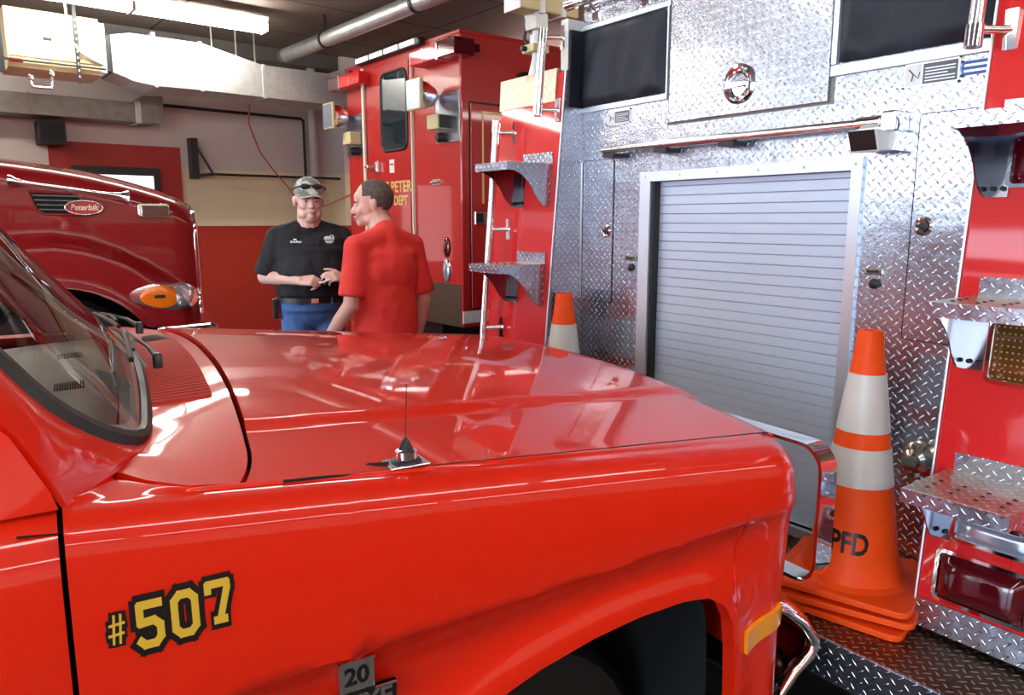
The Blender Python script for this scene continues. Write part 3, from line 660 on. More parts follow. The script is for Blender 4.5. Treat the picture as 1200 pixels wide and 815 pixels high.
xs += [-0.20, -0.18, -0.15, -0.12, -0.10, -0.08, -0.06, -0.04, -0.025, -0.012, -0.004, 0.0]
xs = sorted(set(round(x, 4) for x in xs))
def fender(side):
    mb = MB(); NZ = 46; NT = 10; cols = []
    for x in xs:
        za = arch_z(x); zb = za if za else (0.50 if x > -0.5 else 0.44)
        zb = max(zb, 0.50 if x > -0.5 else 0.44)
        top = zt(x); col = []
        for j in range(NZ+1):
            t = j/NZ; t = 1-(1-t)**1.5; z = zb+(top-zb)*t
            xx = x-(0.02*max(0, (z-(top-0.05))/0.05)**2 if x > -0.05 else 0)
            col.append((xx, side*side_y(x, z), z))
        yo = side_y(x, top); yi = min(yo-0.002, yi_f(x)+0.004)
        for j in range(1, NT+1):
            t = j/NT; y = yo+(yi-yo)*t; col.append((x-(0.02 if x > -0.05 else 0), side*y, top+0.006*sin(pi*t*0.5)-(0.004 if j == NT else 0)))
        col.append((col[-1][0], col[-1][1], top-0.03)); cols.append(col)
    W = len(cols[0]); vs = [p for c in cols for p in c]; fs = []
    for i in range(len(cols)-1):
        for j in range(W-1):
            q = (i*W+j, (i+1)*W+j, (i+1)*W+j+1, i*W+j+1); fs.append(q if side < 0 else q[::-1])
    mb.add(vs, fs)
    # front edge returns towards the grille
    n = W; a = cols[-1]; b = [(p[0]+0.008, side*(abs(p[1])-0.012), p[2]-(0.004)) for p in a]; c = [(p[0]+0.010, side*(abs(p[1])-0.10), p[2]-0.006) for p in a]
    for P, Q in ((a, b), (b, c)):
        mb.add(P+Q, [((i, i+1, n+i+1, n+i) if side > 0 else (n+i, n+i+1, i+1, i)) for i in range(n-1)])
    # rolled lip inside the arch
    lip = []
    for (x, z) in ARCH: lip.append((x, z))
    o1 = [(x, side*side_y(x, z), z) for x, z in ARCHD+[ARCH[-1]]]; o2 = [(p[0], side*(abs(p[1])-0.035), p[2]+0.0) for p in o1]; n = len(o1)
    mb.add(o1+o2, [(i, i+1, n+i+1, n+i) for i in range(n-1)])
    return part('front_fender', mb, RED, trk, smooth=50)
fender(-1); fender(1)
mb = MB()
for s in (-1, 1):
    mb.add([(x, s*0.86, z) for x, z in ARCHD]+[(x, s*0.45, z+0.04) for x, z in ARCHD], [(i, i+1, len(ARCHD)+i+1, len(ARCHD)+i) for i in range(len(ARCHD)-1)])
    mb.box(-1.2, -0.10, s*0.40, s*0.46, 0.3, 1.0)
part('wheel_well', mb, DARK, trk)
for x in (-0.62, -3.75):
    for s in (-1, 1): wheel(trk, x, s*0.60, 0.35, 0.22, s)
# cowl panel with louvres between hood and windshield
def wsb(y): return -1.258-0.045*(abs(y)/0.8)**2-0.05*max(0, (abs(y)-0.60)/0.2)**2
def cowl_fn(u, v):
    s = 2*v-1; y0 = s*0.83; x0 = hood_back(y0)-0.007; x1 = wsb(y0)-0.045-0.06*max(0, abs(s)-0.85)/0.15
    x1 = max(x1, -1.335) if abs(s) > 0.9 else x1
    x = x0+(x1-x0)*u; yl = (yi_f(x) if x > -1.335 else 0.805)-0.003; y = s*yl if abs(s) > 0.85 else s*(yl+(seam(-1.2)-0.006-yl)*(1-abs(s)/0.85))
    z = zt(x)+0.004-0.010*u*min(1, 3*(1-abs(s)))+(0.058-0.026*u)*(1-(y/0.90)**2)
    return (x, y, z)
mb = MB().grid(cowl_fn, 14, 60, flip=True)
skirt(mb, [cowl_fn(0, j/60) for j in range(61)], (0, 0, -0.03)); skirt(mb, [cowl_fn(i/14, 0) for i in range(15)], (0, 0, -0.02)); skirt(mb, [cowl_fn(i/14, 1) for i in range(15)], (0, 0, -0.02))
part('cowl_panel', mb, RED, trk, smooth=40)
ROSE = pm('rose_red_paint', (0.55, 0.05, 0.035), 0.5, coat=0.3, coatr=0.2)  # pinker, rougher red than the body paint, for the louvre ribs
mb = MB()
for k in range(58):
    s = -0.44+k*0.0235; v = (s/ (seam(-1.2)-0.006)+1)/2
    a = cowl_fn(0.16, v); b = cowl_fn(0.94, v)
    mb.tube([(a[0], a[1], a[2]+0.001), ((a[0]+b[0])/2, a[1], (a[2]+b[2])/2+0.002), (b[0], b[1], b[2]+0.001)], 0.0052, 6)
part('cowl_louvres', mb, ROSE, trk, smooth=40)
mb = MB()
for k in range(57):
    s = -0.44+(k+0.5)*0.0235; v = (s/ (seam(-1.2)-0.006)+1)/2
    a = cowl_fn(0.20, v); b = cowl_fn(0.90, v); c_ = [((a[0]+(b[0]-a[0])*t), a[1], cowl_fn(0.20+0.70*t, v)[2]+0.0016) for t in (0, 0.33, 0.67, 1)]
    mb.ribbon(c_, (0, 0.008, 0), 0.001)
part('louvre_slots', mb, DARK, trk)
# windshield, its rubber gasket, wipers
def ws_fn(u, v):
    """u across (0 near side .. 1 far side), v up"""
    s = 2*u-1; z = zt(-1.26)+0.018+0.50*v+0.026*(1-s*s)*(1-v); y = s*(0.765-0.10*v)
    x = wsb(s*0.765)-0.76*0.50*v*(1.0)-0.0
    return Vector((x, y, z))
def ws_round(r=0.16):
    """outline of the glass with rounded corners in (u,v)"""
    pts = []
    W, H = 1.53, 0.63
    for cx_, cz_, a0 in ((W-r, r, -90), (W-r, H-r, 0), (r, H-r, 90), (r, r, 180)):
        for k in range(9): a = radians(a0+90*k/8); pts.append(((cx_+r*cos(a))/W, (cz_+r*sin(a))/H))
    return pts
OUT = ws_round()
dense = []
for i in range(len(OUT)):
    a, b = OUT[i], OUT[(i+1) % len(OUT)]; n = max(1, int(math.hypot((b[0]-a[0])*1.5, (b[1]-a[1])*0.6)/0.03))
    for k in range(n): dense.append((a[0]+(b[0]-a[0])*k/n, a[1]+(b[1]-a[1])*k/n))
# glass as rings shrinking to the centre line
mb = MB(); N = len(dense); R = 12; vs = []
for j in range(R+1):
    f = 1-j/R*0.999
    for (u, v) in dense: vs.append(ws_fn(0.5+(u-0.5)*f, 0.5+(v-0.5)*f))
fs = [(j*N+i, j*N+(i+1) % N, (j+1)*N+(i+1) % N, (j+1)*N+i) for j in range(R) for i in range(N)]
mb.add(vs, fs); part('windshield', mb, GLASS, trk, smooth=60)
gp = [ws_fn(u, v) for u, v in dense]; gp.append(gp[0]); ctr = ws_fn(0.5, 0.5); wn_ = Vector((0.80, 0, 0.60))
def ring_band(scale_in, lift_in, scale_out, lift_out, th=0.0):
    n = len(gp); vs = []
    for p in gp: d = (p-ctr); d.normalize(); vs.append(p+d*scale_in+wn_*lift_in)
    for p in gp: d = (p-ctr); d.normalize(); vs.append(p+d*scale_out+wn_*lift_out)
    return vs, [(i, i+1, n+i+1, n+i) for i in range(n-1)]
mb = MB()
for a in ((-0.012, 0.001, 0.0, 0.008), (0.0, 0.008, 0.020, 0.008), (0.020, 0.008, 0.032, -0.004)): mb.add(*ring_band(*a))
part('windshield_gasket', mb, BLACK, trk, smooth=60)
mb = MB(); mb.add(*ring_band(-0.040, -0.010, -0.010, -0.004)); mb.add(*ring_band(-0.045, -0.03, -0.040, -0.010)); part('windshield_inner_frame', mb, pm('pale_seal_trim', (0.70, 0.68, 0.62), 0.5), trk, smooth=60)
# pillar and cowl-corner sheet metal around the glass, blending into the body side
PO = []
for (u, v), p in zip(dense+[dense[0]], gp):
    d = (p-ctr).normalized(); PO.append((u, v, p+d*0.030-wn_*0.004))
OQ = [(-1.0, (-1.86, 0.60, 1.765)), (0.0, (-1.70, 0.778, 1.60)), (0.5, (-1.53, 0.835, 1.43)), (1.0, (-1.440, 0.880, 1.33)), (1.35, (-1.402, 0.905, 1.262)), (1.5, (-1.395, 0.902, 1.238)), (1.75, (-1.345, 0.826, 1.240)), (2.0, (-1.316, 0.735, 1.243))]
def outer_pt(u, v, p):
    """edge of the sheet metal round the glass: cowl, door gap or roof"""
    s = -1 if u < 0.5 else 1; au = min(u, 1-u)
    if au > 0.103: 
        if v < 0.5: return Vector((p.x+0.022, p.y, p.z-0.010))
        return Vector((p.x-0.05, p.y, p.z+0.018))
    if 0.24 <= v <= 0.76 and au < 0.004: q = (0.75-v)*2
    elif v < 0.5: q = 1+math.degrees(math.atan2((0.254-v)*0.63, (0.1046-au)*1.53))/90
    else: q = -math.degrees(math.atan2((v-0.746)*0.63, (0.1046-au)*1.53))/90
    q = min(1.999, max(-0.999, q))
    for (qa, A), (qb, B_) in zip(OQ, OQ[1:]):
        if q <= qb: k = (q-qa)/(qb-qa); r = Vector(A).lerp(Vector(B_), k); r.y *= s; return r
n = len(PO); vs = [p for _, _, p in PO]; m1 = []; m2_ = []; out = []
for u, v, p in PO:
    q = outer_pt(u, v, p); bul = 0.012 if min(u, 1-u) < 0.10 else 0.002
    m1.append(p.lerp(q, 0.33)+wn_*bul*0.8); m2_.append(p.lerp(q, 0.75)+wn_*bul); out.append(q)
mb = MB().add(vs+m1+m2_+out, [(r*n+i, r*n+i+1, (r+1)*n+i+1, (r+1)*n+i) for r in range(3) for i in range(n-1)])
skirt(mb, out, (0, 0, -0.02))
part('windshield_surround', mb, RED, trk, smooth=60)
WB = pm('wiper_black', (0.02, 0.02, 0.022), 0.35, coat=0.3)
def wiper(u0, v0, u1, v1, side):
    t = trk
    a = ws_fn(u0, v0)+wn_*0.022; b = ws_fn(u1, v1)+wn_*0.022; pv = Vector(a)+Vector((0.05, 0.03*side, -0.006)); m_ = a.lerp(b, 0.5)+wn_*0.02
    o = part('wiper_blade', MB().tube([a.lerp(b, k/8)+wn_*0.004*sin(pi*k/8) for k in range(9)], 0.006, 6), WB, t)
    part('wiper_arm', MB().tube([pv, pv.lerp(m_, 0.5)+wn_*0.006, m_], [0.0065, 0.005, 0.0035], 8), STEEL if False else WB, o, smooth=40)
    part('wiper_bridge', MB().tube([a.lerp(b, 0.2)+wn_*0.010, m_, a.lerp(b, 0.8)+wn_*0.010], 0.0045, 6), WB, o)
    part('wiper_pivot', MB().lathe([(0.010, -0.02), (0.010, 0.006), (0.006, 0.011), (0.001, 0.012)], pv, 'z', 14), WB, o, smooth=40)
wiper(0.30, 0.085, 0.62, 0.075, 1); wiper(0.66, 0.085, 0.96, 0.10, 1)
part('washer_hose', MB().tube([(-1.235, -0.12, 1.262), (-1.25, 0.02, 1.275), (-1.25, 0.2, 1.272), (-1.27, 0.42, 1.285), (-1.285, 0.6, 1.275)], 0.005, 6), WB, trk, smooth=40)
o = part('antenna_stub', MB().tube([(-1.155, 0.30, 1.262), (-1.185, 0.315, 1.272), (-1.215, 0.33, 1.270)], [0.013, 0.015, 0.012], 10).ell((-1.15, 0.30, 1.262), (0.014, 0.014, 0.014)), pm('grey_rubber', (0.16, 0.13, 0.11), 0.5), trk, smooth=40)
part('nozzle_tip', MB().tube([(-1.15, 0.30, 1.262), (-1.12, 0.285, 1.250)], 0.003, 6), CHROME, o)
# dashboard and cab interior
mb = MB().grid(lambda u, v: (-1.30-0.40*u-0.02*(2*v-1)**2, (2*v-1)*0.74, 1.225-0.03*u+0.006*sin(pi*u)), 8, 12)
mb.box(-1.80, -1.70, -0.74, 0.74, 0.8, 1.19)
part('dashboard', mb, DASH, trk, smooth=40)
mb = MB()
for yc in (-0.60, 0.0, 0.45):
    for r in range(2):
        for k in range(12): mb.box(-1.368-0.0052*k-0.0027, -1.368-0.0052*k, yc-0.045+r*0.048, yc-0.045+r*0.048+0.036, 1.2215-0.0004*k, 1.2262-0.0004*k)
part('defrost_vent', mb, BLACK, trk)
part('paper_note', MB().box(-1.50, -1.42, -0.20, 0.02, 1.222, 1.226), WHITE, trk) if False else None
mb = MB().box(-2.35, -2.2, -0.7, 0.7, 0.6, 1.35).box(-2.3, -1.8, -0.7, 0.7, 0.55, 0.8); part('bench_seat', mb, pm('seat_cloth', (0.10, 0.10, 0.11), 0.8), trk, bevel=0.05)
sw = [( -1.82+0.06*sin(a)*1.0, 0.36+0.19*cos(a), 1.14+0.17*sin(a)) for a in [2*pi*k/28 for k in range(29)]]
part('steering_wheel', MB().tube(sw, 0.014, 10).tube([(-1.82, 0.17, 1.14), (-1.82, 0.55, 1.14)], 0.012, 8).tube([(-1.82, 0.36, 1.14), (-1.6, 0.36, 1.05)], 0.02, 8), BLACK, trk, smooth=50)
# doors
XD0, XD1 = -1.407, -2.42
def door(side):
    mb = MB(); NZ = 40; cols = []; zb = 0.45
    dx = [XD0, XD0-0.006, XD0-0.02]+[XD0-0.05-k*0.08 for k in range(12)]+[XD1]
    for x in dx:
        top = 1.235; col = []
        for j in range(NZ+1):
            t = 1-(1-j/NZ)**1.5; z = zb+(top-zb)*t
            y = side_y(x, min(z, zt(x)-0.0001)) if False else None
            c = zc(-1.4); base = 0.936
            if z > c: tt = (top-z)/(top-c); y = base+0.030*(1-(1-tt)**2)-0.05*(1-sqrt(max(0, 1-max(0, (z-(top-0.08))/0.08)**2)))
            else: y = base+0.030-0.045*(1-math.exp(-(c-z)/0.022))-0.015*min(1, (c-z)/0.3)
            col.append((x, side*y, z))
        cols.append(col)
    W = NZ+1; vs = [p for c in cols for p in c]; fs = []
    for i in range(len(cols)-1):
        for j in range(W-1):
            q = (i*W+j, i*W+j+1, (i+1)*W+j+1, (i+1)*W+j); fs.append(q if side < 0 else q[::-1])
    mb.add(vs, fs)
    for c in (cols[0],): n = len(c); mb.add(c+[(p[0], side*(abs(p[1])-0.03), p[2]) for p in c], [(i, i+1, n+i+1, n+i) for i in range(n-1)])
    d = part('door', mb, RED, trk, smooth=40)
    # window frame: front bar follows the windshield pillar
    A = [(-1.404, side*0.910, 1.238), (-1.411, side*0.909, 1.262), (-1.449, side*0.884, 1.332), (-1.539, side*0.839, 1.432), (-1.709, side*0.782, 1.602), (-1.86, side*0.735, 1.735)]
    wf = MB(); wd = [(-0.085, 0.0, -0.004), (-0.085, 0, -0.028), (-0.085, 0.0, -0.035), (-0.075, 0, -0.035), (-0.07, 0, -0.035), (-0.05, 0, -0.04)]
    n_ = len(A); wf.add(A+[(p[0]+w_[0], p[1]-side*0.004, p[2]+w_[2]) for p, w_ in zip(A, wd)]+[(p[0]+w_[0], p[1]-side*0.03, p[2]+w_[2]) for p, w_ in zip(A, wd)], [(r*n_+i, r*n_+i+1, (r+1)*n_+i+1, (r+1)*n_+i) for r in range(2) for i in range(n_-1)])
    skirt(wf, A, (0.0, -side*0.03, -0.01))
    wf.ribbon([(-1.86, side*0.735, 1.725), (-2.35, side*0.735, 1.745), (-2.40, side*0.80, 1.60), (-2.41, side*0.905, 1.235)], (0, side*0.03, 0), 0.04)
    part('window_frame', wf, RED, d, smooth=40)
    B = [(p[0]+w_[0], p[1]-side*0.02, p[2]+w_[2]) for p, w_ in zip(A, wd)]+[(-2.33, side*0.725, 1.72), (-2.38, side*0.88, 1.24)]
    part('window_glass', MB().add(B, [tuple(range(len(B)))]), GLASS, d)
    part('window_sill', MB().prism([(side*0.84, 1.232), (side*0.889, 1.236), (side*0.889, 1.22), (side*0.84, 1.21)], 'x', XD1, XD0), RED, d)
    part('door_handle', MB().box(-2.30, -2.16, side*0.965, side*0.985, 1.04, 1.07), CHROME, d, bevel=0.005)
door(-1); door(1)
# gap between fender and door
for s in (-1, 1): part('door_jamb', MB().prism([(s*0.84, 0.45), (s*0.925, 0.45), (s*0.925, 1.0), (s*0.91, 1.19), (s*0.84, 1.23)], 'x', -1.425, -1.385), DARK, trk)
# roof, back of the cab, bed
rf = MB().grid(lambda u, v: (-1.66-0.78*u, (2*v-1)*0.74, 1.755+0.035*sin(pi*u)*(1-(2*v-1)**2)+0.02*(1-(2*v-1)**4)), 12, 16)
rf.box(-2.46, -2.42, -0.74, 0.74, 1.25, 1.76)
part('roof', rf, RED, trk, smooth=40)
mb = MB().prism([(-0.92, 0.45), (-0.95, 0.95), (-0.93, 1.20), (-0.88, 1.23), (0.88, 1.23), (0.93, 1.20), (0.95, 0.95), (0.92, 0.45)], 'x', -4.95, -2.43)
part('bed', mb, RED, trk, bevel=0.01)
part('chassis', MB().box(-4.8, -0.1, -0.45, 0.45, 0.35, 0.55), BLACK, trk)
# nose: grille shell, headlamps, marker lamps, bumper, grille guard
part('nose_panel', MB().box(-0.08, 0.012, -0.86, 0.86, 0.58, 1.05), RED, trk, bevel=0.02)
g = part('grille', MB().box(0.010, 0.030, -0.80, 0.80, 0.70, 1.0), BLACK, trk)
mb = MB()
for k in range(7): mb.box(0.028, 0.042, -0.80, 0.80, 0.71+k*0.045, 0.72+k*0.045)
for k in range(13): mb.box(0.028, 0.040, -0.80+k*0.133, -0.795+k*0.133, 0.70, 1.0)
part('grille_bar', mb, CHROME, g)
for s in (-1, 1):
    hl = part('headlight', MB().prism(rrect(s*0.66-0.10, s*0.66+0.10, 0.80, 0.94, 0.02), 'x', 0.03, 0.06), CLEAR, trk)
    part('headlight_bezel', MB().tube([(0.055, y, z) for y, z in rrect(s*0.66-0.11, s*0.66+0.11, 0.79, 0.95, 0.02)+[rrect(s*0.66-0.11, s*0.66+0.11, 0.79, 0.95, 0.02)[0]]], 0.008, 6), CHROME, hl)
    # side marker, set into the fender ahead of the wheel arch
    def mk(u, v):
        x = -0.178+0.122*u; z = 0.675+0.048*v+0.03*u
        return (x, s*(side_y(x, z)+0.010), z)
    m_ = MB().grid(mk, 10, 4); 
    skirt(m_, [mk(i/10, 0) for i in range(11)], (0, -s*0.02, 0)); skirt(m_, [mk(i/10, 1) for i in range(11)], (0, -s*0.02, 0)); skirt(m_, [mk(1, i/4) for i in range(5)], (0, -s*0.02, 0)); skirt(m_, [mk(0, i/4) for i in range(5)], (0, -s*0.02, 0))
    part('side_marker', m_, AMBER2, trk, 'amber marker lamp', smooth=40)
bo = [(0.020, 0.715), (0.075, 0.690), (0.135, 0.645), (0.180, 0.592), (0.184, 0.572), (0.172, 0.552), (0.120, 0.520), (0.070, 0.470), (0.035, 0.405)]
def bumper_fn(u, v):
    yy = (2*u-1)*0.885; k = max(0, (abs(yy)-0.80)/0.085); i = v*(len(bo)-1); j = int(min(len(bo)-2, i)); f = i-j
    x = bo[j][0]+(bo[j+1][0]-bo[j][0])*f; z = bo[j][1]+(bo[j+1][1]-bo[j][1])*f
    return (x-0.055*k*k, yy, z)
part('bumper', MB().grid(bumper_fn, 60, 16), CHROME, trk, smooth=60, solid=0.007)
for s in (-1, 1):
    part('bumper_end', MB().tube([Vector(bumper_fn(0.0 if s < 0 else 1.0, k/16)) for k in range(17)], [0.006+0.010*sin(pi*k/16) for k in range(17)], 8), CHROME, trk, smooth=60)
part('bumper_bracket', MB().tube([(0.10, -0.5, 0.5), (-0.2, -0.4, 0.5)], 0.03, 8).tube([(0.10, 0.5, 0.5), (-0.2, 0.4, 0.5)], 0.03, 8), BLACK, trk)
gx = 0.125; rr = [(y, z) for y, z in rrect(-0.893, 0.893, 0.735, 1.075, 0.06, 7)]
rr.append(rr[0])
gd = part('grille_guard', MB().ribbon([(gx, y, z) for y, z in rr], (0.055, 0, 0), 0.009), CHROME, trk, 'chrome grille guard hoop', smooth=40)
for y in (-0.35, 0.35): part('guard_upright', MB().box(gx-0.02, gx+0.02, y-0.02, y+0.02, 0.58, 1.075), CHROME, gd, bevel=0.004)
# magnetic antenna on the seam
ax, ay = -0.916, -0.866; az = zt(ax)+0.008
mt = part('antenna_mount', MB().box(ax-0.036, ax+0.034, ay-0.024, ay+0.028, az, az+0.004), STEEL, trk, 'antenna mount', bevel=0.003)
part('antenna_base', MB().lathe([(0.026, 0.004), (0.024, 0.008), (0.018, 0.011)], (ax, ay, az), 'z', 24), BLACK, mt, smooth=40)
part('antenna_collar', MB().lathe([(0.018, 0.010), (0.018, 0.023), (0.016, 0.025), (0.009, 0.026)], (ax, ay, az), 'z', 24), CHROME, mt, smooth=40)
part('antenna_boot', MB().lathe([(0.012, 0.025), (0.008, 0.036), (0.003, 0.044), (0.001, 0.045)], (ax, ay, az), 'z', 16), BLACK, mt, smooth=40)
part('antenna_whip', MB().tube([(ax, ay, az+0.04), (ax+0.003, ay-0.002, az+0.135)], 0.0008, 6), BLACK, mt)
part('antenna_cable', MB().tube([(ax-0.03, ay+0.0, az+0.004), (ax-0.06, ay+0.012, az+0.004), (ax-0.085, ay+0.015, az-0.008)], 0.004, 6), BLACK, mt)
# fleet number decal and chrome badge on the near fender
def on_fender(x, z, d): return (x, -(side_y(x, z)+d), z)
def strokes(poly, w, ox, oz, sc, slant=0.0):
    """outline strokes -> list of convex quads in (x, z)"""
    q = []
    for (a, b) in zip(poly, poly[1:]):
        ax_, az_, bx, bz = a[0], a[1], b[0], b[1]; L = math.hypot(bx-ax_, bz-az_); ux, uz = (bx-ax_)/L, (bz-az_)/L; e = w/2*0.62
        ax_ -= ux*e; az_ -= uz*e; bx += ux*e; bz += uz*e; nx, nz = -uz*w/2, ux*w/2
        c = [(ax_*1.0+nx, az_+nz), (ax_-nx, az_-nz), (bx-nx, bz-nz), (bx+nx, bz+nz)]
        q.append([(ox+(x+slant*z)*sc*0.80, oz+z*sc) for x, z in c])
    return q
D5 = [[(0.56, 0.90), (0.08, 0.90), (0.08, 0.54), (0.40, 0.56), (0.54, 0.44), (0.54, 0.20), (0.42, 0.08), (0.16, 0.08), (0.05, 0.18)]]
D0 = [[(0.17, 0.09), (0.41, 0.09), (0.54, 0.21), (0.54, 0.79), (0.41, 0.91), (0.17, 0.91), (0.04, 0.79), (0.04, 0.21), (0.17, 0.09)]]
D7 = [[(0.04, 0.74), (0.04, 0.90), (0.54, 0.90), (0.54, 0.78), (0.32, 0.10)], [(0.20, 0.09), (0.46, 0.09)]]
DH = [[(0.16, 0.0), (0.24, 1.0)], [(0.42, 0.0), (0.50, 1.0)], [(0.0, 0.30), (0.58, 0.34)], [(0.04, 0.66), (0.62, 0.70)]]
def glyph(mb, polys, w, ox, oz, sc, d, slant=0):
    for pl in polys:
        for q in strokes(pl, w, ox, oz, sc, slant):
            mb.add([on_fender(x, z, d) for x, z in q], [(0, 1, 2, 3)])
dk, gd_ = MB(), MB()
for polys, ox, oz, sc, w, wb in ((D5, -1.3300, 1.054, 0.063, 0.18, 0.46), (D0, -1.2870, 1.056, 0.063, 0.18, 0.46), (D7, -1.2450, 1.062, 0.061, 0.18, 0.42), (DH, -1.3620, 1.070, 0.036, 0.10, 0.42)):
    glyph(dk, polys, wb, ox, oz, sc, 0.0016, 0.0); glyph(gd_, polys, w, ox, oz, sc, 0.0024, 0.0)
o = part('number_decal', dk, BVIN, trk, 'black-edged number decal'); part('decal_digits', gd_, YEL, o, 'gold digits #507')
bx0, bx1, bz0, bz1 = -1.065, -1.008, 0.879, 0.932
yb_ = side_y(-1.03, 0.928)+0.001
o = part('series_badge', MB().box(bx0, bx1, -yb_-0.006, -yb_+0.012, bz0, bz1), STEEL, trk, 'bare metal badge with raised characters', bevel=0.001)
part('badge_lower_row', MB().box(bx0, -0.972, -yb_-0.006, -yb_+0.004, bz0-0.046, bz0-0.001), BVIN, o)
part('badge_rim', MB().box(bx0, bx1, -yb_-0.009, -yb_, bz1-0.004, bz1).box(bx0, bx0+0.003, -yb_-0.009, -yb_, bz0, bz1), CHROME, o); part('badge_rim', MB().box(bx1, -0.972, -yb_-0.009, -yb_, bz0-0.004, bz0-0.001), CHROME, o)
put_text('badge_numerals', '20', 0.040, BVIN, o, ((bx0+bx1)/2, -yb_-0.0065, (bz0+bz1)/2-0.001), depth=0.001, bold=0.0012)
put_text('badge_letters', 'XYE', 0.044, CHROME, o, (-1.019, -yb_-0.0065, bz0-0.024), depth=0.001, bold=0.001)

# ------------------------------------------------------------------ dark red engine at the left, nose towards the right
pb = thing('fire_truck', 'dark red conventional fire truck at the left, sloped hood with horn and orange-and-clear headlight', 'fire truck', (-2.473, 5.90, 0), 28)
def lerp_tab(t, x):
    if x <= t[0][0]: return t[0][1]
    for (a, va), (b, vb) in zip(t, t[1:]):
        if x <= b: k = (x-a)/(b-a); return va+(vb-va)*k
    return t[-1][1]
TOPZ = [(-2.0, 2.06), (-1.6, 2.035), (-1.22, 2.00), (-0.90, 1.958), (-0.70, 1.922), (-0.45, 1.86), (-0.25, 1.80), (-0.10, 1.745), (-0.03, 1.70), (0, 1.66)]
FENZ = [(-2.0, 1.20), (-1.7, 1.35), (-1.45, 1.455), (-1.2, 1.51), (-0.95, 1.525), (-0.75, 1.49), (-0.55, 1.415), (-0.40, 1.325), (-0.25, 1.22), (-0.12, 1.12), (0, 1.03)]
HC = 0.92   # half width
def pb_arch(x):
    d = 0.69**2-(x+0.97)**2
    return 0.43+sqrt(d) if d > 0 else 0
def pb_y(x, z):
    zf = lerp_tab(FENZ, x); t = min(1, max(0, (zf-z)/0.13)); t = t*t*(3-2*t)
    y = -0.13*t
    r = math.hypot(x+0.97, z-0.43)-0.69
    y -= 0.02*math.exp(-(r/0.04)**2)
    k = max(0, (x+0.16)/0.16); y += (0.05+0.07*t)*k*k
    return y
cols = []; xs2 = [-2.0+0.04*k for k in range(8)]+[-1.66, -1.64, -1.62, -1.58]+[-1.55+0.035*k for k in range(36)]+[-0.30, -0.288, -0.281, -0.26, -0.23, -0.20, -0.16, -0.12, -0.08, -0.05, -0.03, -0.015, 0.0]
xs2 = sorted(set([round(x, 4) for x in xs2 if x < -0.30]+[-0.30, -0.288, -0.281, -0.26, -0.23, -0.20, -0.16, -0.12, -0.08, -0.05, -0.03, -0.015, 0.0]))
for x in xs2:
    zb = max(0.80, pb_arch(x)); zt_ = lerp_tab(TOPZ, x); col = []
    for j in range(41): z = zb+(zt_-0.16-zb)*j/40; col.append((x, pb_y(x, z), z))
    y0 = col[-1][1]
    for j in range(1, 13):
        a = radians(90*j/12); col.append((x, y0+0.16*(1-cos(a))*0.8, zt_-0.16+0.16*sin(a)))
    y1 = col[-1][1]
    for j in range(1, 9): t = j/8; col.append((x, y1+(HC-y1)*t, zt_+0.07*sin(pi/2*t)))
    cols.append(col)
W = len(cols[0])
def side_skin(mir):
    m = MB(); vs = [((p[0], 2*HC-p[1], p[2]) if mir else p) for c in cols for p in c]; fs = []
    for i in range(len(cols)-1):
        for j in range(W-1):
            q = (i*W+j, (i+1)*W+j, (i+1)*W+j+1, i*W+j+1); fs.append(q[::-1] if mir else q)
    return m.add(vs, fs)
m = side_skin(False); m2 = side_skin(True); m.add(m2.v, m2.f)
# front face of the hood
fr = [c for c in cols[-1]]; ring_ = fr+[(p[0], 2*HC-p[1], p[2]) for p in fr[::-1]]; m.add(ring_+[(0.0, HC, 1.2)], [(i, i+1, len(ring_)) for i in range(len(ring_)-1)])
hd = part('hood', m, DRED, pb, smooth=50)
edge = [(p[0]+0.006, p[1]+0.02, p[2]) for p in fr if p[2] > 0.86][::3]
edge = edge+[(p[0], 2*HC-p[1], p[2]) for p in edge[::-1]]
part('grille_surround', MB().tube(edge, 0.024, 10), CHROME, pb, smooth=50)
g = part('grille', MB().box(-0.01, 0.02, 0.12, 2*HC-0.12, 0.9, 1.6), BLACK, pb)
mb = MB()
for k in range(14): mb.box(0.018, 0.03, 0.12, 2*HC-0.12, 0.92+k*0.05, 0.935+k*0.05)
part('grille_bar', mb, CHROME, g)
part('bumper', MB().prism([(-0.32, 0.55), (0.10, 0.55), (0.12, 0.62), (0.12, 0.78), (0.06, 0.815), (-0.32, 0.80)], 'y', -0.12, 2*HC+0.12), CHROME, pb, bevel=0.02, seg=3)
part('wheel_well', MB().box(-1.75, -0.22, 0.35, 1.5, 0.35, 1.3), DARK, pb)
for y, s in ((0.02, -1), (2*HC-0.02, 1)): wheel(pb, -0.97, y+0.05*s*-1+ (0.10 if s < 0 else -0.10), 0.52, 0.30, s)
part('frame_rail', MB().box(-6.5, -0.2, 0.5, 1.35, 0.55, 0.80), BLACK, pb)
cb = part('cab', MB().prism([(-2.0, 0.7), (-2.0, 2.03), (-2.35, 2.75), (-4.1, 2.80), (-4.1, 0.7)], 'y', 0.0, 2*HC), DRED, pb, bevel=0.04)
for y in (-0.004, 2*HC): part('cab_window', MB().prism([(-2.25, 2.05), (-2.5, 2.6), (-3.0, 2.6), (-3.0, 2.05)], 'y', y, y+0.004), DGLASS, cb)
part('cab_windshield', MB().prism([(-2.035, 2.08), (-2.325, 2.68), (-2.34, 2.68), (-2.05, 2.08)], 'y', 0.1, 2*HC-0.1), DGLASS, cb)
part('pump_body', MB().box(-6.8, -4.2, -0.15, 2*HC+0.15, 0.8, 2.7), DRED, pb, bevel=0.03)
for x in (-5.6,):
    for y, s in ((0.05, -1), (2*HC-0.05, 1)): wheel(pb, x, y, 0.52, 0.4, s)
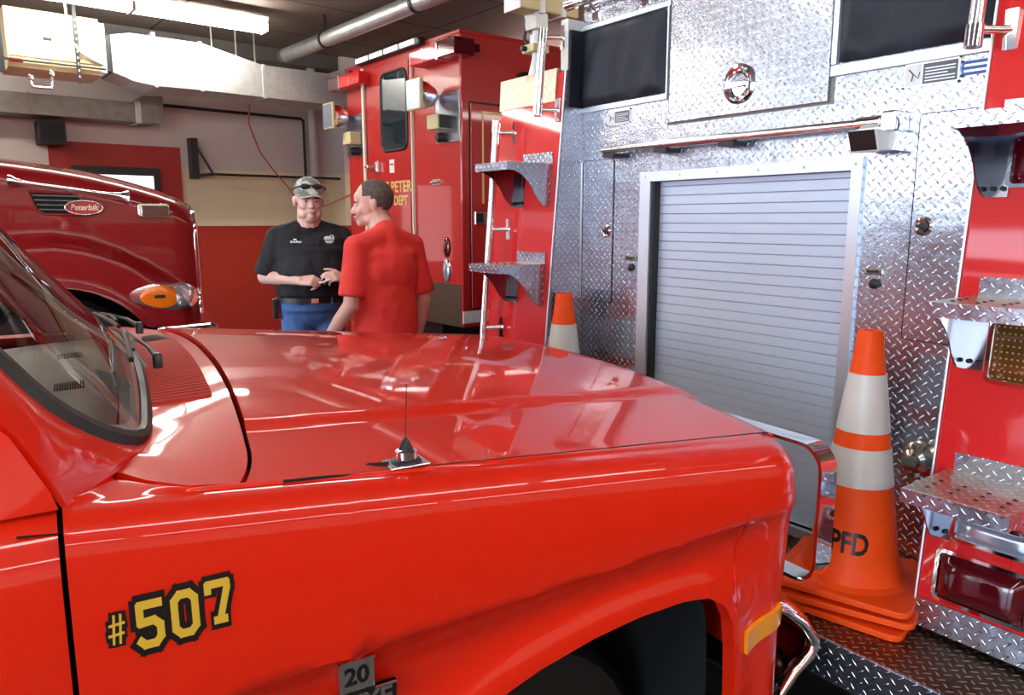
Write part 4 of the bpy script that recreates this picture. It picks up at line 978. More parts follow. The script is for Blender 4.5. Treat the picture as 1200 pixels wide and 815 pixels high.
# headlight
def teardrop(sx, n=32, grow=0.0):
    out = []
    for k in range(n):
        a = 2*pi*k/n; x = cos(a); z = sin(a)
        z *= (0.68+0.32*(x+1)/2); out.append((-0.245+(0.250+grow)*x, 1.032+(0.122+grow)*z-0.012*x))
    return out
def pbs(x, z, d): return (x, pb_y(x, z)-d, z)
def shell(outl, d0, d1, inset, base=pbs):
    """raised lens: rim from d0 to d1, then domed inside"""
    c = (sum(p[0] for p in outl)/len(outl), sum(p[1] for p in outl)/len(outl)); n = len(outl); vs = []; fs = []
    rings = [(1.0, d0), (1.0, d1)]+[(1-k/8, d1+inset*sqrt(1-(1-k/8)**2)) for k in range(1, 9)]
    for f, d in rings: vs += [base(c[0]+(x-c[0])*max(f, 0.001), c[1]+(z-c[1])*max(f, 0.001), d) for x, z in outl]
    for r in range(len(rings)-1):
        for i in range(n): fs.append((r*n+i, r*n+(i+1) % n, (r+1)*n+(i+1) % n, (r+1)*n+i))
    return MB().add(vs, fs)
def sm_shell(nm, outl, d0, d1, ins, mt_, par, lb=None): return part(nm, shell(outl, d0, d1, ins), mt_, par, lb, smooth=50)
hl = sm_shell('headlight', [(x, z) for x, z in teardrop(1)], -0.01, 0.014, 0.006, STEEL, pb, 'chrome-edged headlight')
orl = []
for k in range(28):
    a = 2*pi*k/28; x = cos(a); z = sin(a)*(0.66+0.30*(x+1)/2); orl.append((-0.290+0.135*x, 1.030+0.105*z))
o = sm_shell('turn_signal', orl, 0.012, 0.022, 0.014, AMBER, hl, 'orange turn signal lens')
part('signal_core', MB().add([pbs(x, z, 0.037) for x, z in rrect(-0.325, -0.250, 1.02, 1.045, 0.008)], [tuple(range(24))]), BLACK, o)
cl = [(-0.145+0.035*cos(a)*(1 if cos(a) < 0 else 3.0), 1.03+0.080*sin(a)) for a in [2*pi*k/24 for k in range(24)]]
sm_shell('low_beam', cl, 0.012, 0.022, 0.014, CLEAR, hl, 'clear lens')
part('beam_rib', MB().tube([pbs(-0.155, 0.96, 0.036), pbs(-0.13, 1.03, 0.04), pbs(-0.15, 1.10, 0.036)], 0.006, 6).tube([pbs(-0.08, 0.97, 0.034), pbs(-0.06, 1.03, 0.038), pbs(-0.08, 1.09, 0.034)], 0.004, 6), CHROME, hl)
# air horn
hn = part('air_horn', MB().lathe([(0.016, 0), (0.012, 0.08), (0.012, 0.50), (0.015, 0.58), (0.024, 0.64), (0.048, 0.69), (0.058, 0.70), (0.050, 0.702), (0.02, 0.66)], (-1.130, -0.075, 1.863), Vector((0.70, 0, -0.095)).normalized()[:], 24), CHROME, pb, smooth=50)
part('horn_driver', MB().lathe([(0.02, -0.06), (0.040, -0.05), (0.042, -0.03), (0.022, -0.005), (0.022, 0.02)], (-1.130, -0.075, 1.863), Vector((0.70, 0, -0.095)).normalized()[:], 20), CHROME, hn, smooth=50)
for x in (-1.05, -0.60): part('horn_foot', MB().tube([(x, 0.0, lerp_tab([(-1.13, 1.86), (-0.45, 1.77)], x)), (x, -0.075, lerp_tab([(-1.13, 1.86), (-0.45, 1.77)], x))], 0.009, 8), CHROME, hn)
# side intake with grille bars and the oval badge
vo = [(-1.075, 1.80), (-0.80, 1.790), (-0.66, 1.70), (-0.655, 1.66), (-0.70, 1.635), (-0.98, 1.640), (-1.03, 1.67)]
v = part('side_intake', MB().add([(x, -0.006, z) for x, z in vo]+[(x, 0.0, z) for x, z in vo], [tuple(range(7))]+[(i, (i+1) % 7, (i+1) % 7+7, i+7) for i in range(7)]), DARK, pb)
part('intake_rim', MB().tube([(x, -0.008, z) for x, z in vo+[vo[0]]], 0.008, 8), DRED, v, smooth=50)
mb = MB()
for k in range(4): mb.tube([(-1.05+k*0.012, -0.012, 1.775-k*0.033), (-0.74+k*0.02, -0.012, 1.770-k*0.033)], 0.005, 6)
part('intake_bar', mb, GALV2, v)
ov = [(-0.735+0.120*cos(a), 1.690+0.050*sin(a)) for a in [2*pi*k/36 for k in range(36)]]
b = part('oval_badge', MB().prism(ov, 'y', -0.030, -0.012), pm('badge_red', (0.45, 0.012, 0.02), 0.3, coat=1.0), pb, 'red oval badge with chrome rim')
part('badge_rim', MB().tube([(x, -0.030, z) for x, z in ov+[ov[0]]], 0.006, 8), CHROME, b, smooth=50)
put_text('badge_script', 'Peterbilt', 0.058, CHROME, b, (-0.735, -0.0315, 1.690), depth=0.001, bold=0.0006, shear=0.25, xs=0.88)
k_ = part('marker_housing', MB().prism(rrect(-0.385, -0.170, 1.625, 1.725, 0.02), 'y', -0.05, 0.0), CHROME, pb, bevel=0.006)
part('marker_lens', MB().prism(rrect(-0.362, -0.178, 1.632, 1.708, 0.012), 'y', -0.066, -0.048), REDLENS, k_, 'dark red marker lens', bevel=0.005)

# ------------------------------------------------------------------ rescue truck in the background, rear doors towards us
rs = thing('rescue_truck', 'tall red box-bodied rescue truck behind the two men, rear door lettered ST PETER FIRE DEPT', 'rescue truck', (-0.45, 6.80, 0), -52)
W0 = -2.22
part('box_body', MB().box(W0, 0, 0, 5.2, 0.62, 3.215), MRED, rs, bevel=0.02, seg=3)
part('cab', MB().prism([(5.25, 0.6), (5.25, 2.5), (6.4, 2.45), (6.9, 1.6), (7.9, 1.4), (8.0, 0.6)], 'x', W0+0.1, -0.1), MRED, rs, bevel=0.05)
part('chassis', MB().box(-1.7, -0.5, 0.1, 7.6, 0.4, 0.62), BLACK, rs)
for x, s in ((-0.2, 1), (W0+0.2, -1)):
    for y in (1.7, 7.0): wheel_y(rs, x, y, 0.46, 0.28, s)
part('roof_cap', MB().box(W0-0.01, 0.01, -0.01, 5.2, 3.19, 3.225), MRED, rs, bevel=0.008)
d = part('rear_door', MB().box(-1.71, -0.81, -0.02, 0, 0.70, 3.13), MRED, rs, bevel=0.006)
part('door_leaf', MB().box(-1.43, -0.835, -0.030, -0.02, 0.75, 3.10), MRED, d, bevel=0.006)
wr = rrect(-1.375, -0.865, 2.285, 3.035, 0.09, 6)
w = part('door_window', MB().prism(wr, 'y', -0.036, -0.028), DGLASS, d)
part('window_gasket', MB().tube([(x, -0.034, z) for x, z in wr+[wr[0]]], 0.014, 8), BLACK, w, smooth=50)
TRIMW = pm('cream_trim_strip', (0.85, 0.80, 0.62), 0.4)
part('trim_strip', MB().tube([(-1.755, -0.035, 1.30), (-1.755, -0.035, 3.15)], 0.020, 10), TRIMW, rs, 'pale vertical grab strip', smooth=50); part('trim_strip', MB().box(-0.812, -0.795, -0.028, 0, 0.70, 3.13), TRIMW, rs)
part('door_handle', MB().box(-1.50, -1.44, -0.06, -0.02, 2.08, 2.20).box(-1.485, -1.455, -0.075, -0.06, 2.09, 2.19), STEEL, d, bevel=0.005)
part('latch_arm', MB().tube([(-1.735, -0.05, 2.155), (-1.50, -0.05, 2.14)], 0.012, 8).ell((-1.66, -0.05, 2.15), (0.02, 0.02, 0.02)), STEEL, d, smooth=50)
o = part('door_notice', MB().box(-1.235, -1.14, -0.033, -0.03, 2.07, 2.20), WHITE, d); part('notice_band', MB().box(-1.225, -1.15, -0.0345, -0.033, 2.145, 2.16), MRED, o)
put_text('door_lettering', 'ST PETER', 0.150, GOLD, d, (-1.115, -0.0325, 1.925), depth=0.001, bold=0.004, xs=1.0)
put_text('door_lettering', 'FIRE DEPT', 0.130, GOLD, d, (-1.150, -0.0325, 1.790), depth=0.001, bold=0.004, xs=0.92)
part('oval_emblem', MB().box(-0.70, -0.52, -0.01, 0, 1.15, 1.9), pm('faded_sheen', (0.66, 0.05, 0.04), 0.3, coat=1.0), rs) if False else None
lb = part('light_bar', MB().prism([(-1.84, 3.190), (-1.84, 3.235), (-1.80, 3.262), (-0.60, 3.262), (-0.555, 3.235), (-0.555, 3.190)], 'y', -0.07, 0.02), BLACK, rs, bevel=0.008)
LIT = pm('white_led_segment', (0.95, 0.95, 0.92), 0.3, emit=((1.0, 0.98, 0.92), 1.3))
for k in range(4): part('light_segment', MB().box(-1.82+k*0.305, -1.56+k*0.305, -0.078, -0.068, 3.205, 3.248), LIT, lb)
for sg in (1, -1):
    def X(a): return a if sg > 0 else W0-a
    o = part('box_warning_light', MB().box(X(-0.60), X(-0.13), -0.15, 0, 2.985, 3.105), FRED, rs, bevel=0.01)
    part('box_warning_lens', MB().box(X(-0.13), X(0.14), -0.15, 0.06, 2.985, 3.125), REDLENS, o, bevel=0.01)
    part('bezel', MB().box(X(-0.15), X(-0.125), -0.155, 0, 2.98, 3.13), CHROME, o); part('divider', MB().box(X(-0.38), X(-0.37), -0.154, 0, 2.98, 3.10), CHROME, o)
    pl = part('lamp_plate', MB().box(X(-0.385), X(-0.01), -0.012, 0, 2.29, 2.72), TREAD, rs)
    # floodlight with square face and round back, aimed outwards to the door side
    cx3 = -0.34; c0 = Vector((X(cx3) if sg > 0 else X(-0.10), -0.14, 2.70)); dr = Vector((0.0, -1.0, 0)).normalized()
    fl = part('flood_lamp', MB().lathe([(0.125, 0.10), (0.12, 0.02), (0.09, -0.06), (0.045, -0.10), (0.002, -0.105)], c0, tuple(dr), 28), STEEL, pl, smooth=50)
    u = Vector((-dr.y, dr.x, 0)); q = [c0+dr*0.10+u*a*0.125+Vector((0, 0, 1))*b_*0.135 for a, b_ in ((-1, -1), (1, -1), (1, 1), (-1, 1))]; q2 = [p+dr*0.035 for p in q]
    part('lamp_face', MB().add(q+q2, [(3, 2, 1, 0), (4, 5, 6, 7)]+[(i, (i+1) % 4, (i+1) % 4+4, i+4) for i in range(4)]), CREAM, fl, bevel=0.012)
    q3 = [p+dr*0.003-(p-(c0+dr*0.135)).normalized()*0.02 for p in q2]; part('lamp_glass', MB().add(q3, [(0, 1, 2, 3)]), CLEAR, fl)
    part('junction_box', MB().box(X(-0.34), X(-0.16), -0.14, -0.012, 2.40, 2.53), CREAM, pl, bevel=0.01); part('junction_lid', MB().box(X(-0.20), X(-0.15), -0.12, -0.012, 2.41, 2.52), BLACK, pl)
    part('receptacle', MB().lathe([(0.045, 0), (0.045, 0.06), (0.03, 0.08), (0.001, 0.08)], (X(-0.25), -0.012, 2.335), '-y', 16), BLACK, pl, smooth=50)
    part('top_marker', MB().ell((X(-0.14), -0.01, 3.165), (0.035, 0.02, 0.025)), REDLENS, rs, smooth=60)
    part('tail_light', MB().ell((X(-0.245), -0.005, 1.352), (0.055, 0.022, 0.095)), REDLENS, rs, smooth=60)
    o = part('backup_light', MB().ell((X(-0.255), -0.005, 1.135), (0.060, 0.022, 0.100)), CLEAR, rs, smooth=60)
    part('lamp_bezel', MB().tube([(X(-0.255)+0.062*cos(a), -0.004, 1.135+0.102*sin(a)) for a in [2*pi*k/24 for k in range(25)]], 0.007, 6), CHROME, o)
    part('kick_panel', MB().box(X(-0.60), X(-0.02), -0.008, 0, 0.63, 1.02), TREADD, rs)
    part('step_handle', MB().tube([(X(-0.46), -0.03, 1.945), (X(-0.34), -0.03, 1.955)], 0.014, 8).box(X(-0.47), X(-0.33), -0.01, 0, 1.925, 1.975), STEEL, rs, smooth=50)
# side doors with gold pinstripe
sd = part('side_door', MB().box(0, 0.012, 0.10, 1.35, 0.80, 2.62), MRED, rs, bevel=0.006)
part('side_door_gap', MB().box(0, 0.003, 0.085, 1.365, 0.785, 2.635), BLACK, rs)
gl_ = [(0.23, 1.75), (0.23, 2.55), (1.25, 2.55)]
part('gold_pinstripe', MB().ribbon([(0.0135, y, z) for y, z in gl_], (0, 0.0, 0.0) if False else (0.003, 0, 0), 0.022), GOLD, sd)
part('side_latch', MB().box(0.012, 0.03, 0.13, 0.25, 1.56, 1.68), CHROME, sd, bevel=0.004); part('latch_well', MB().box(0.029, 0.032, 0.145, 0.215, 1.58, 1.66), BLACK, sd)
part('side_stripe', MB().box(0, 0.014, 0.0, 5.2, 0.665, 0.775), WHITE, rs)
part('side_marker', MB().prism([(0.05, 3.05), (0.05, 3.12), (0.20, 3.12), (0.20, 3.05)], 'x', 0, 0.02), REDLENS, rs, bevel=0.005)
part('side_horn', MB().lathe([(0.12, 0.0), (0.12, 0.04), (0.08, 0.08), (0.001, 0.09)], (0, 0.72, 2.83), 'x', 20), BLACK, rs, smooth=50)

# ------------------------------------------------------------------ things on the back wall and under the ceiling (building axes)
def bthing(name, label, cat, x, y, z, group=None):
    X, Y = b2w(x, y); return thing(name, label, cat, (X, Y, z), BH, group)
hv = bthing('air_handler', 'cream sheet metal air handler hanging under the ceiling at the upper left', 'air handler', 1.30, 8.35, 0)
part('casing', MB().box(-0.37, 0.37, -0.22, 0.30, 2.935, 3.44), CREAM, hv, bevel=0.006)
part('casing_front_panel', MB().box(-0.17, 0.33, -0.232, -0.22, 3.03, 3.42), CREAM, hv, bevel=0.003); part('service_panel', MB().box(-0.36, -0.18, -0.230, -0.22, 3.03, 3.42), CREAM, hv, bevel=0.003)
part('name_plate', MB().box(-0.09, -0.02, -0.236, -0.231, 3.19, 3.215), BLACK, hv); part('red_tag', MB().box(-0.36, -0.26, -0.236, -0.22, 2.975, 3.01), FRED, hv)
part('outlet_collar', MB().box(0.37, 0.42, -0.20, 0.28, 2.97, 3.41), ALU, hv)
part('support_rail', MB().box(-0.40, 0.40, -0.26, -0.235, 2.985, 3.0), BLACK, hv)
mb = MB().box(0.155, 0.185, -0.27, -0.25, 2.84, CEIL)
part('hanger_strap', mb, BLACK, hv)
mb = MB()
for k in range(10): mb.ell((0.17, -0.271, 2.90+k*0.055), (0.006, 0.002, 0.010), n=8, m=5)
part('strap_slot', mb, WHITE, hv)
part('conduit', MB().tube([(0.10, -0.26, CEIL), (0.11, -0.27, 3.35), (0.13, -0.27, 3.20), (0.20, -0.26, 3.11), (0.30, -0.25, 3.06), (0.39, -0.22, 3.04)], 0.013, 8), ALU, hv, smooth=50)
part('gas_pipe', MB().tube([(-0.05, -0.10, 2.95), (-0.05, -0.24, 2.93), (-0.05, -0.24, 2.80), (-0.06, -0.24, 2.775), (-0.20, -0.24, 2.775), (-0.215, -0.24, 2.79), (-0.215, -0.24, 2.88)], 0.014, 10), STEEL, hv, smooth=50)
part('pipe_union', MB().lathe([(0.022, 0), (0.026, 0.01), (0.022, 0.035)], (-0.215, -0.24, 2.83), 'z', 12).lathe([(0.022, 0), (0.026, 0.01), (0.022, 0.035)], (-0.05, -0.24, 2.88), 'z', 12), STEEL, hv)
part('side_post', MB().box(-0.44, -0.40, -0.26, -0.20, 2.88, CEIL), BLACK, hv)
dt = bthing('supply_duct', 'long shiny galvanised supply duct tapering towards the rescue truck', 'duct', 0, 8.20, 0)
prof = [(1.78, 2.99), (1.78, 3.335), (1.95, 3.375), (2.20, 3.375), (2.60, 3.375), (2.62, 3.375), (3.26, 3.235), (5.6, 3.235), (5.6, 2.895), (3.26, 2.905), (2.6, 2.912), (2.15, 2.905), (1.95, 2.93), (1.88, 2.96)]
part('duct_body', MB().prism(prof, 'y', 0, 0.5), GALV, dt, bevel=0.004)
for x, z0, z1 in ((2.16, 2.905, 3.40), (2.60, 2.912, 3.375), (3.25, 2.905, 3.235), (4.4, 2.90, 3.235)): part('duct_seam', MB().box(x-0.018, x+0.018, -0.010, 0.51, z0-0.012, z1+0.012), GALV, dt, bevel=0.003)
part('flexible_collar', MB().box(1.735, 1.78, 0.02, 0.48, 3.0, 3.33), BLACK, dt)
for x in (2.75, 3.2, 3.0): part('duct_hanger', MB().tube([(x, 0.1, 3.2), (x, 0.1, CEIL)], 0.008, 6), GALV2, dt)
d2 = bthing('return_duct', 'low grimy galvanised duct on the wall below the air handler', 'duct', 0, 9.12, 0)
part('duct_body', MB().box(-2.5, 2.20, 0, 0.37, 2.655, 2.86), GALV2, d2); part('duct_end', MB().prism([(2.20, 2.64), (2.20, 2.87), (2.24, 2.93), (2.45, 2.95), (2.45, 2.70), (2.38, 2.655)], 'y', -0.01, 0.37), GALV2, d2)
part('duct_seam', MB().box(2.16, 2.22, -0.012, 0.37, 2.645, 2.87), GALV, d2); part('duct_seam', MB().box(1.18, 1.20, -0.01, 0.37, 2.65, 2.865), GALV2, d2)
sp_ = bthing('loudspeaker', 'small black box loudspeaker on the wall above the back door', 'speaker', 1.38, 9.35, 2.38)
part('cabinet', MB().box(-0.125, 0.125, -0.12, 0.14, 0, 0.235), BLACK, sp_, bevel=0.008); part('grille_cloth', MB().box(-0.105, 0.105, -0.126, -0.12, 0.02, 0.215), pm('speaker_cloth', (0.02, 0.02, 0.025), 0.9), sp_)
bk = bthing('shelf_bracket', 'black triangular wall bracket carrying a long thin black rod', 'bracket', 2.83, 9.38, 0)
part('upright', MB().box(-0.04, 0.04, -0.02, 0.12, 2.09, 2.55), BLACK, bk); part('brace', MB().tube([(0.0, -0.02, 2.50), (0.18, -0.06, 2.15)], 0.015, 6).tube([(0, -0.02, 2.12), (0.19, -0.06, 2.14)], 0.018, 6), BLACK, bk)
part('rod', MB().tube([(0.15, -0.06, 2.14), (1.95, -0.10, 2.14)], 0.014, 8), BLACK, bk)
for x in (0.0, 0.0): pass
pp = bthing('vertical_pipe', 'pale vertical pipe running down the cream wall beside a dark conduit', 'pipe', 4.33, 9.38, 0)
part('pipe_run', MB().tube([(0, 0, 1.95), (0, 0, 3.5)], 0.055, 16), pm('pipe_paint', (0.55, 0.52, 0.48), 0.5), pp, smooth=50)
cd = bthing('conduit_run', 'dark conduit running along the wall under the long duct and down beside the pale pipe', 'conduit', 0, 9.44, 0)
part('conduit_run', MB().tube([(2.48, 0, 2.90), (4.20, 0, 2.885), (4.23, 0, 2.86), (4.23, 0, 2.0)], 0.018, 8), BLACK, cd, smooth=50)
cp = thing('ceiling_pipe', 'silver wrapped exhaust pipe slung under the dark ceiling by black straps', 'pipe', (0, 0, 0))
P0 = Vector((-2.52, 8.80, 3.42)); P1 = Vector((0.9, 4.70, 3.42))
part('pipe_run', MB().tube([P0, P1], 0.075, 24), GALV, cp, smooth=50)
part('pipe_end', MB().tube([P0-(P1-P0).normalized()*0.12, P0], [0.06, 0.085], 20), GALV2, cp, smooth=50)
for t in (0.18, 0.5, 0.82):
    c = P0.lerp(P1, t); dd = (P1-P0).normalized()*0.02
    o = part('pipe_clamp', MB().tube([c-dd, c+dd], 0.084, 24), BLACK, cp); part('clamp_rod', MB().tube([c, (c.x, c.y, CEIL)], 0.012, 6), BLACK, o)
Xh, Yh = b2w(3.45, 8.9)
for nm, lbl, pts in (('air_hose', 'thin red hose hanging down from the duct over the cream wall', [(3.28, 8.75, 2.90), (3.30, 8.85, 2.70), (3.45, 8.95, 2.40), (3.62, 9.0, 2.20), (3.80, 9.0, 2.0), (3.9, 9.0, 1.85)]),
                     ('power_cord', 'thin red-brown cord drooping between the capped man and the rescue truck', [(3.95, 8.8, 1.72), (4.1, 8.6, 1.78), (4.3, 8.35, 1.9), (4.5, 8.1, 2.02), (4.7, 7.9, 2.1)])):
    o = MB().tube([(*b2w(a, b_), c) for a, b_, c in pts], 0.010, 6).build(nm, pm(nm+'_rubber', (0.45, 0.10, 0.05), 0.5), smooth=60); tag(o, lbl, 'hose' if nm == 'air_hose' else 'cord')

# ------------------------------------------------------------------ the two men
from mathutils.bvhtree import BVHTree
SKIN = pm('pale_skin', (0.86, 0.56, 0.47), 0.5, bump=(90, 0.1, 0.001), var=(7, 0.3, (0.80, 0.48, 0.40)))
SKIN2 = pm('tanned_skin', (0.76, 0.47, 0.37), 0.5, bump=(90, 0.1, 0.001), var=(7, 0.3, (0.70, 0.40, 0.32)))
HAIRG = pm('cropped_grey_brown_hair', (0.075, 0.055, 0.048), 0.85, bump=(220, 0.6, 0.002), var=(60, 0.2, (0.14, 0.11, 0.10)))
BROWN = pm('brown_hair', (0.05, 0.03, 0.02), 0.8)
LIP = pm('lip_tone', (0.58, 0.30, 0.25), 0.5)
EYEW = pm('eye_white', (0.75, 0.73, 0.70), 0.2); IRIS = pm('dark_iris', (0.03, 0.02, 0.015), 0.1)
TEETH = pm('teeth', (0.80, 0.77, 0.70), 0.3)
BLKSH = pm('black_cotton', (0.012, 0.013, 0.018), 0.8, bump=(7, 1.0, 0.05))
REDSH = pm('red_cotton', (0.84, 0.055, 0.045), 0.85, bump=(5, 0.6, 0.05))
JEAN = pm('blue_denim', (0.05, 0.13, 0.36), 0.8, bump=(12, 0.6, 0.012), var=(5, 0.3, (0.09, 0.20, 0.46)))
NAVY = pm('navy_cloth', (0.015, 0.018, 0.035), 0.8, bump=(8, 0.6, 0.02))
CAMO = pm('pale_camouflage_cloth', (0.62, 0.62, 0.57), 0.8, var=(26, 0.06, (0.20, 0.20, 0.18)))
LEATHER = pm('black_leather', (0.015, 0.013, 0.012), 0.4)
PAPER = pm('white_paper', (0.85, 0.84, 0.80), 0.6)
def bake(mb, name, m, parent, voxel=0.007, smooth_it=4, fac=0.5):
    """fuse overlapping volumes into one continuous skin"""
    me = bpy.data.meshes.new(name); me.from_pydata(mb.v, [], mb.f)
    bm = bmesh.new(); bm.from_mesh(me); bmesh.ops.recalc_face_normals(bm, faces=bm.faces); bm.to_mesh(me); bm.free()
    o = bpy.data.objects.new(name, me); COL.objects.link(o)
    r = o.modifiers.new('r', 'REMESH'); r.mode = 'VOXEL'; r.voxel_size = voxel; r.use_smooth_shade = True
    q = o.modifiers.new('s', 'SMOOTH'); q.factor = fac; q.iterations = smooth_it
    bpy.context.view_layer.update()
    nm = bpy.data.meshes.new_from_object(o.evaluated_get(bpy.context.evaluated_depsgraph_get())); bpy.data.objects.remove(o)
    nm.name = name; nm.materials.clear(); nm.materials.append(m)
    o = bpy.data.objects.new(name, nm); COL.objects.link(o); o.parent = parent
    return o
def hand(mb, W, d, pn, thumb, curl=(20, 30, 25), spread=1.0):
    """palm + five fingers; d = finger direction, pn = palm normal, thumb = side vector the thumb leaves from"""
    W = Vector(W); d = Vector(d).normalized(); pn = (Vector(pn)-d*Vector(pn).dot(d)).normalized(); t = Vector(thumb); t = (t-d*t.dot(d)-pn*t.dot(pn)).normalized()
    for k, w in enumerate((0.028, 0.010, -0.009, -0.027)):
        mb.cap(W+t*w*0.6+d*0.005, 0.016, W+d*(0.082-0.004*abs(k-1))+t*w, 0.0125)
    Ls = ((0.040, 0.024, 0.020), (0.045, 0.028, 0.021), (0.041, 0.026, 0.020), (0.032, 0.019, 0.017))
    for k, w in enumerate((0.028, 0.010, -0.009, -0.027)):
        p = W+d*(0.084-0.004*abs(k-1))+t*w; a = 0
        for i, L in enumerate(Ls[k]):
            a += radians(curl[i]+k*3); dd = d*cos(a)+pn*sin(a)+t*(0.05*(1.5-k)*spread); dd.normalize()
            mb.cap(p, 0.0092-0.0008*i, p+dd*L, 0.0084-0.0008*i); p = p+dd*L
    p = W+d*0.022+t*0.026; v = (t*0.75+d*0.62+pn*0.28).normalized()
    for i, L in enumerate((0.040, 0.031, 0.025)):
        mb.cap(p, 0.0130-0.0015*i, p+v*L, 0.0115-0.0015*i); p = p+v*L; v = (v+pn*0.25+d*0.25-t*0.15).normalized()
def head_frame(base, yaw, pitch=0, roll=0):
    return Matrix.Translation(Vector(base)) @ Euler((radians(pitch), radians(roll), radians(yaw)), 'XYZ').to_matrix().to_4x4()
def head_blob(mb, M, wide=1.0, grin=False):
    R3 = M.to_3x3()
    def E(c, r): mb.ell(M @ Vector(c), (r[0]*1, r[1], r[2]), R3, n=20, m=12)
    def Cp(a, ra, b, rb): mb.cap(M @ Vector(a), ra, M @ Vector(b), rb)
    w = wide
    E((0, -0.012, 0.147), (0.077*w, 0.098, 0.090)); E((0, 0.028, 0.088), (0.063*w, 0.064, 0.082)); E((0, 0.030, 0.045), (0.055*w, 0.055, 0.042))
    E((0, 0.074, 0.020), (0.024, 0.019, 0.018)); E((0, 0.070, 0.052), (0.034, 0.024, 0.022))
    Cp((0, 0.086, 0.118), 0.009, (0, 0.108, 0.080), 0.0125); E((0.012, 0.098, 0.076), (0.009, 0.010, 0.008)); E((-0.012, 0.098, 0.076), (0.009, 0.010, 0.008))
    Cp((-0.036, 0.078, 0.126), 0.012, (0.036, 0.078, 0.126), 0.012); E((0, 0.064, 0.150), (0.054, 0.030, 0.035))
    for s in (-1, 1):
        E((s*0.040, 0.066, 0.080), (0.023, 0.022, 0.022)); E((s*0.078*w, -0.006, 0.106), (0.009, 0.020, 0.031)); E((s*0.081*w, -0.014, 0.116), (0.010, 0.012, 0.018))
        E((s*0.048*w, 0.012, 0.040), (0.020, 0.038, 0.030))
        if grin: E((s*0.034, 0.078, 0.068), (0.014, 0.014, 0.014))
    E((0, 0.090, 0.050), (0.020, 0.010, 0.006)); E((0, 0.089, 0.039), (0.018, 0.010, 0.006))
def face_parts(body, M, m_skin, brow, grin=False):
    R3 = M.to_3x3()
    def P(*c): return M @ Vector(c)
    for s in (-1, 1):
        e = part('eye', MB().ell(P(s*0.031, 0.0790, 0.107), (0.0118, 0.0085, 0.0075), R3), EYEW, body, smooth=60)
        part('iris', MB().ell(P(s*0.031, 0.0865, 0.107), (0.0052, 0.0020, 0.0052), R3), IRIS, e, smooth=60)
        part('eyelid', MB().tube([P(s*(0.018+0.0065*k), 0.0865-0.0012*(k-2)**2*0.8, 0.112+0.003*(1-((k-2)/2)**2)) for k in range(5)], 0.0028, 6), m_skin, e, smooth=60)
        part('eyebrow', MB().tube([P(s*(0.014+0.010*k), 0.0925-0.0016*k*k*0.6, 0.127+0.003*(1-((k-2)/2)**2)) for k in range(5)], [0.003, 0.0038, 0.0038, 0.003, 0.002], 6), brow, body, smooth=60)
    if grin:
        part('teeth', MB().tube([P(-0.020, 0.086, 0.050), P(0, 0.097, 0.047), P(0.020, 0.086, 0.050)], 0.0045, 8), TEETH, body, smooth=60)
        part('lips', MB().tube([P(-0.027, 0.084, 0.054), P(-0.012, 0.098, 0.0535), P(0, 0.102, 0.053), P(0.012, 0.098, 0.0535), P(0.027, 0.084, 0.054)], 0.0032, 8).tube([P(-0.026, 0.084, 0.051), P(-0.012, 0.096, 0.041), P(0, 0.100, 0.039), P(0.012, 0.096, 0.041), P(0.026, 0.084, 0.051)], 0.0036, 8), LIP, body, smooth=60)
    else:
        part('lips', MB().tube([P(-0.022, 0.088, 0.045), P(-0.010, 0.098, 0.0475), P(0, 0.1005, 0.0465), P(0.010, 0.098, 0.0475), P(0.022, 0.088, 0.045)], [0.001, 0.003, 0.0034, 0.003, 0.001], 8).tube([P(-0.022, 0.088, 0.0445), P(0, 0.099, 0.041), P(0.022, 0.088, 0.0445)], [0.001, 0.0038, 0.001], 8), LIP, body, smooth=60)
def scalp(M, c, r, keep, name, m, parent, **k):
    """part of an ellipsoid shell, kept where keep(x, y, z) is true"""
    n_, m_ = 120, 80; mb = MB(); vs = []; fs = []
    for j in range(m_+1):
        t = -pi/2+pi*j/m_
        for i in range(n_): a = 2*pi*i/n_; vs.append((c[0]+r[0]*cos(t)*cos(a), c[1]+r[1]*cos(t)*sin(a), c[2]+r[2]*sin(t)))
    for j in range(m_):
        for i in range(n_):
            q = (j*n_+i, j*n_+(i+1) % n_, (j+1)*n_+(i+1) % n_, (j+1)*n_+i); x, y, z = [sum(vs[w][a] for w in q)/4 for a in range(3)]
            if keep(x, y, z): fs.append(q)
    mb.add([M @ Vector(v) for v in vs], fs); return part(name, mb, m, parent, smooth=70, **k)
def legs(mb, r=0.0, wide=1.0, top=0.98):
    mb.ell((0, -0.01, top-0.04), (0.165*wide+r, 0.125*wide+r, 0.13+r))
    for s in (-1, 1):
        mb.cap((s*0.092, 0, top-0.10), 0.090*wide+r, (s*0.105, 0.015, 0.52), 0.060+r); mb.cap((s*0.105, 0.012, 0.52), 0.058+r, (s*0.11, -0.01, 0.12), 0.043+r)
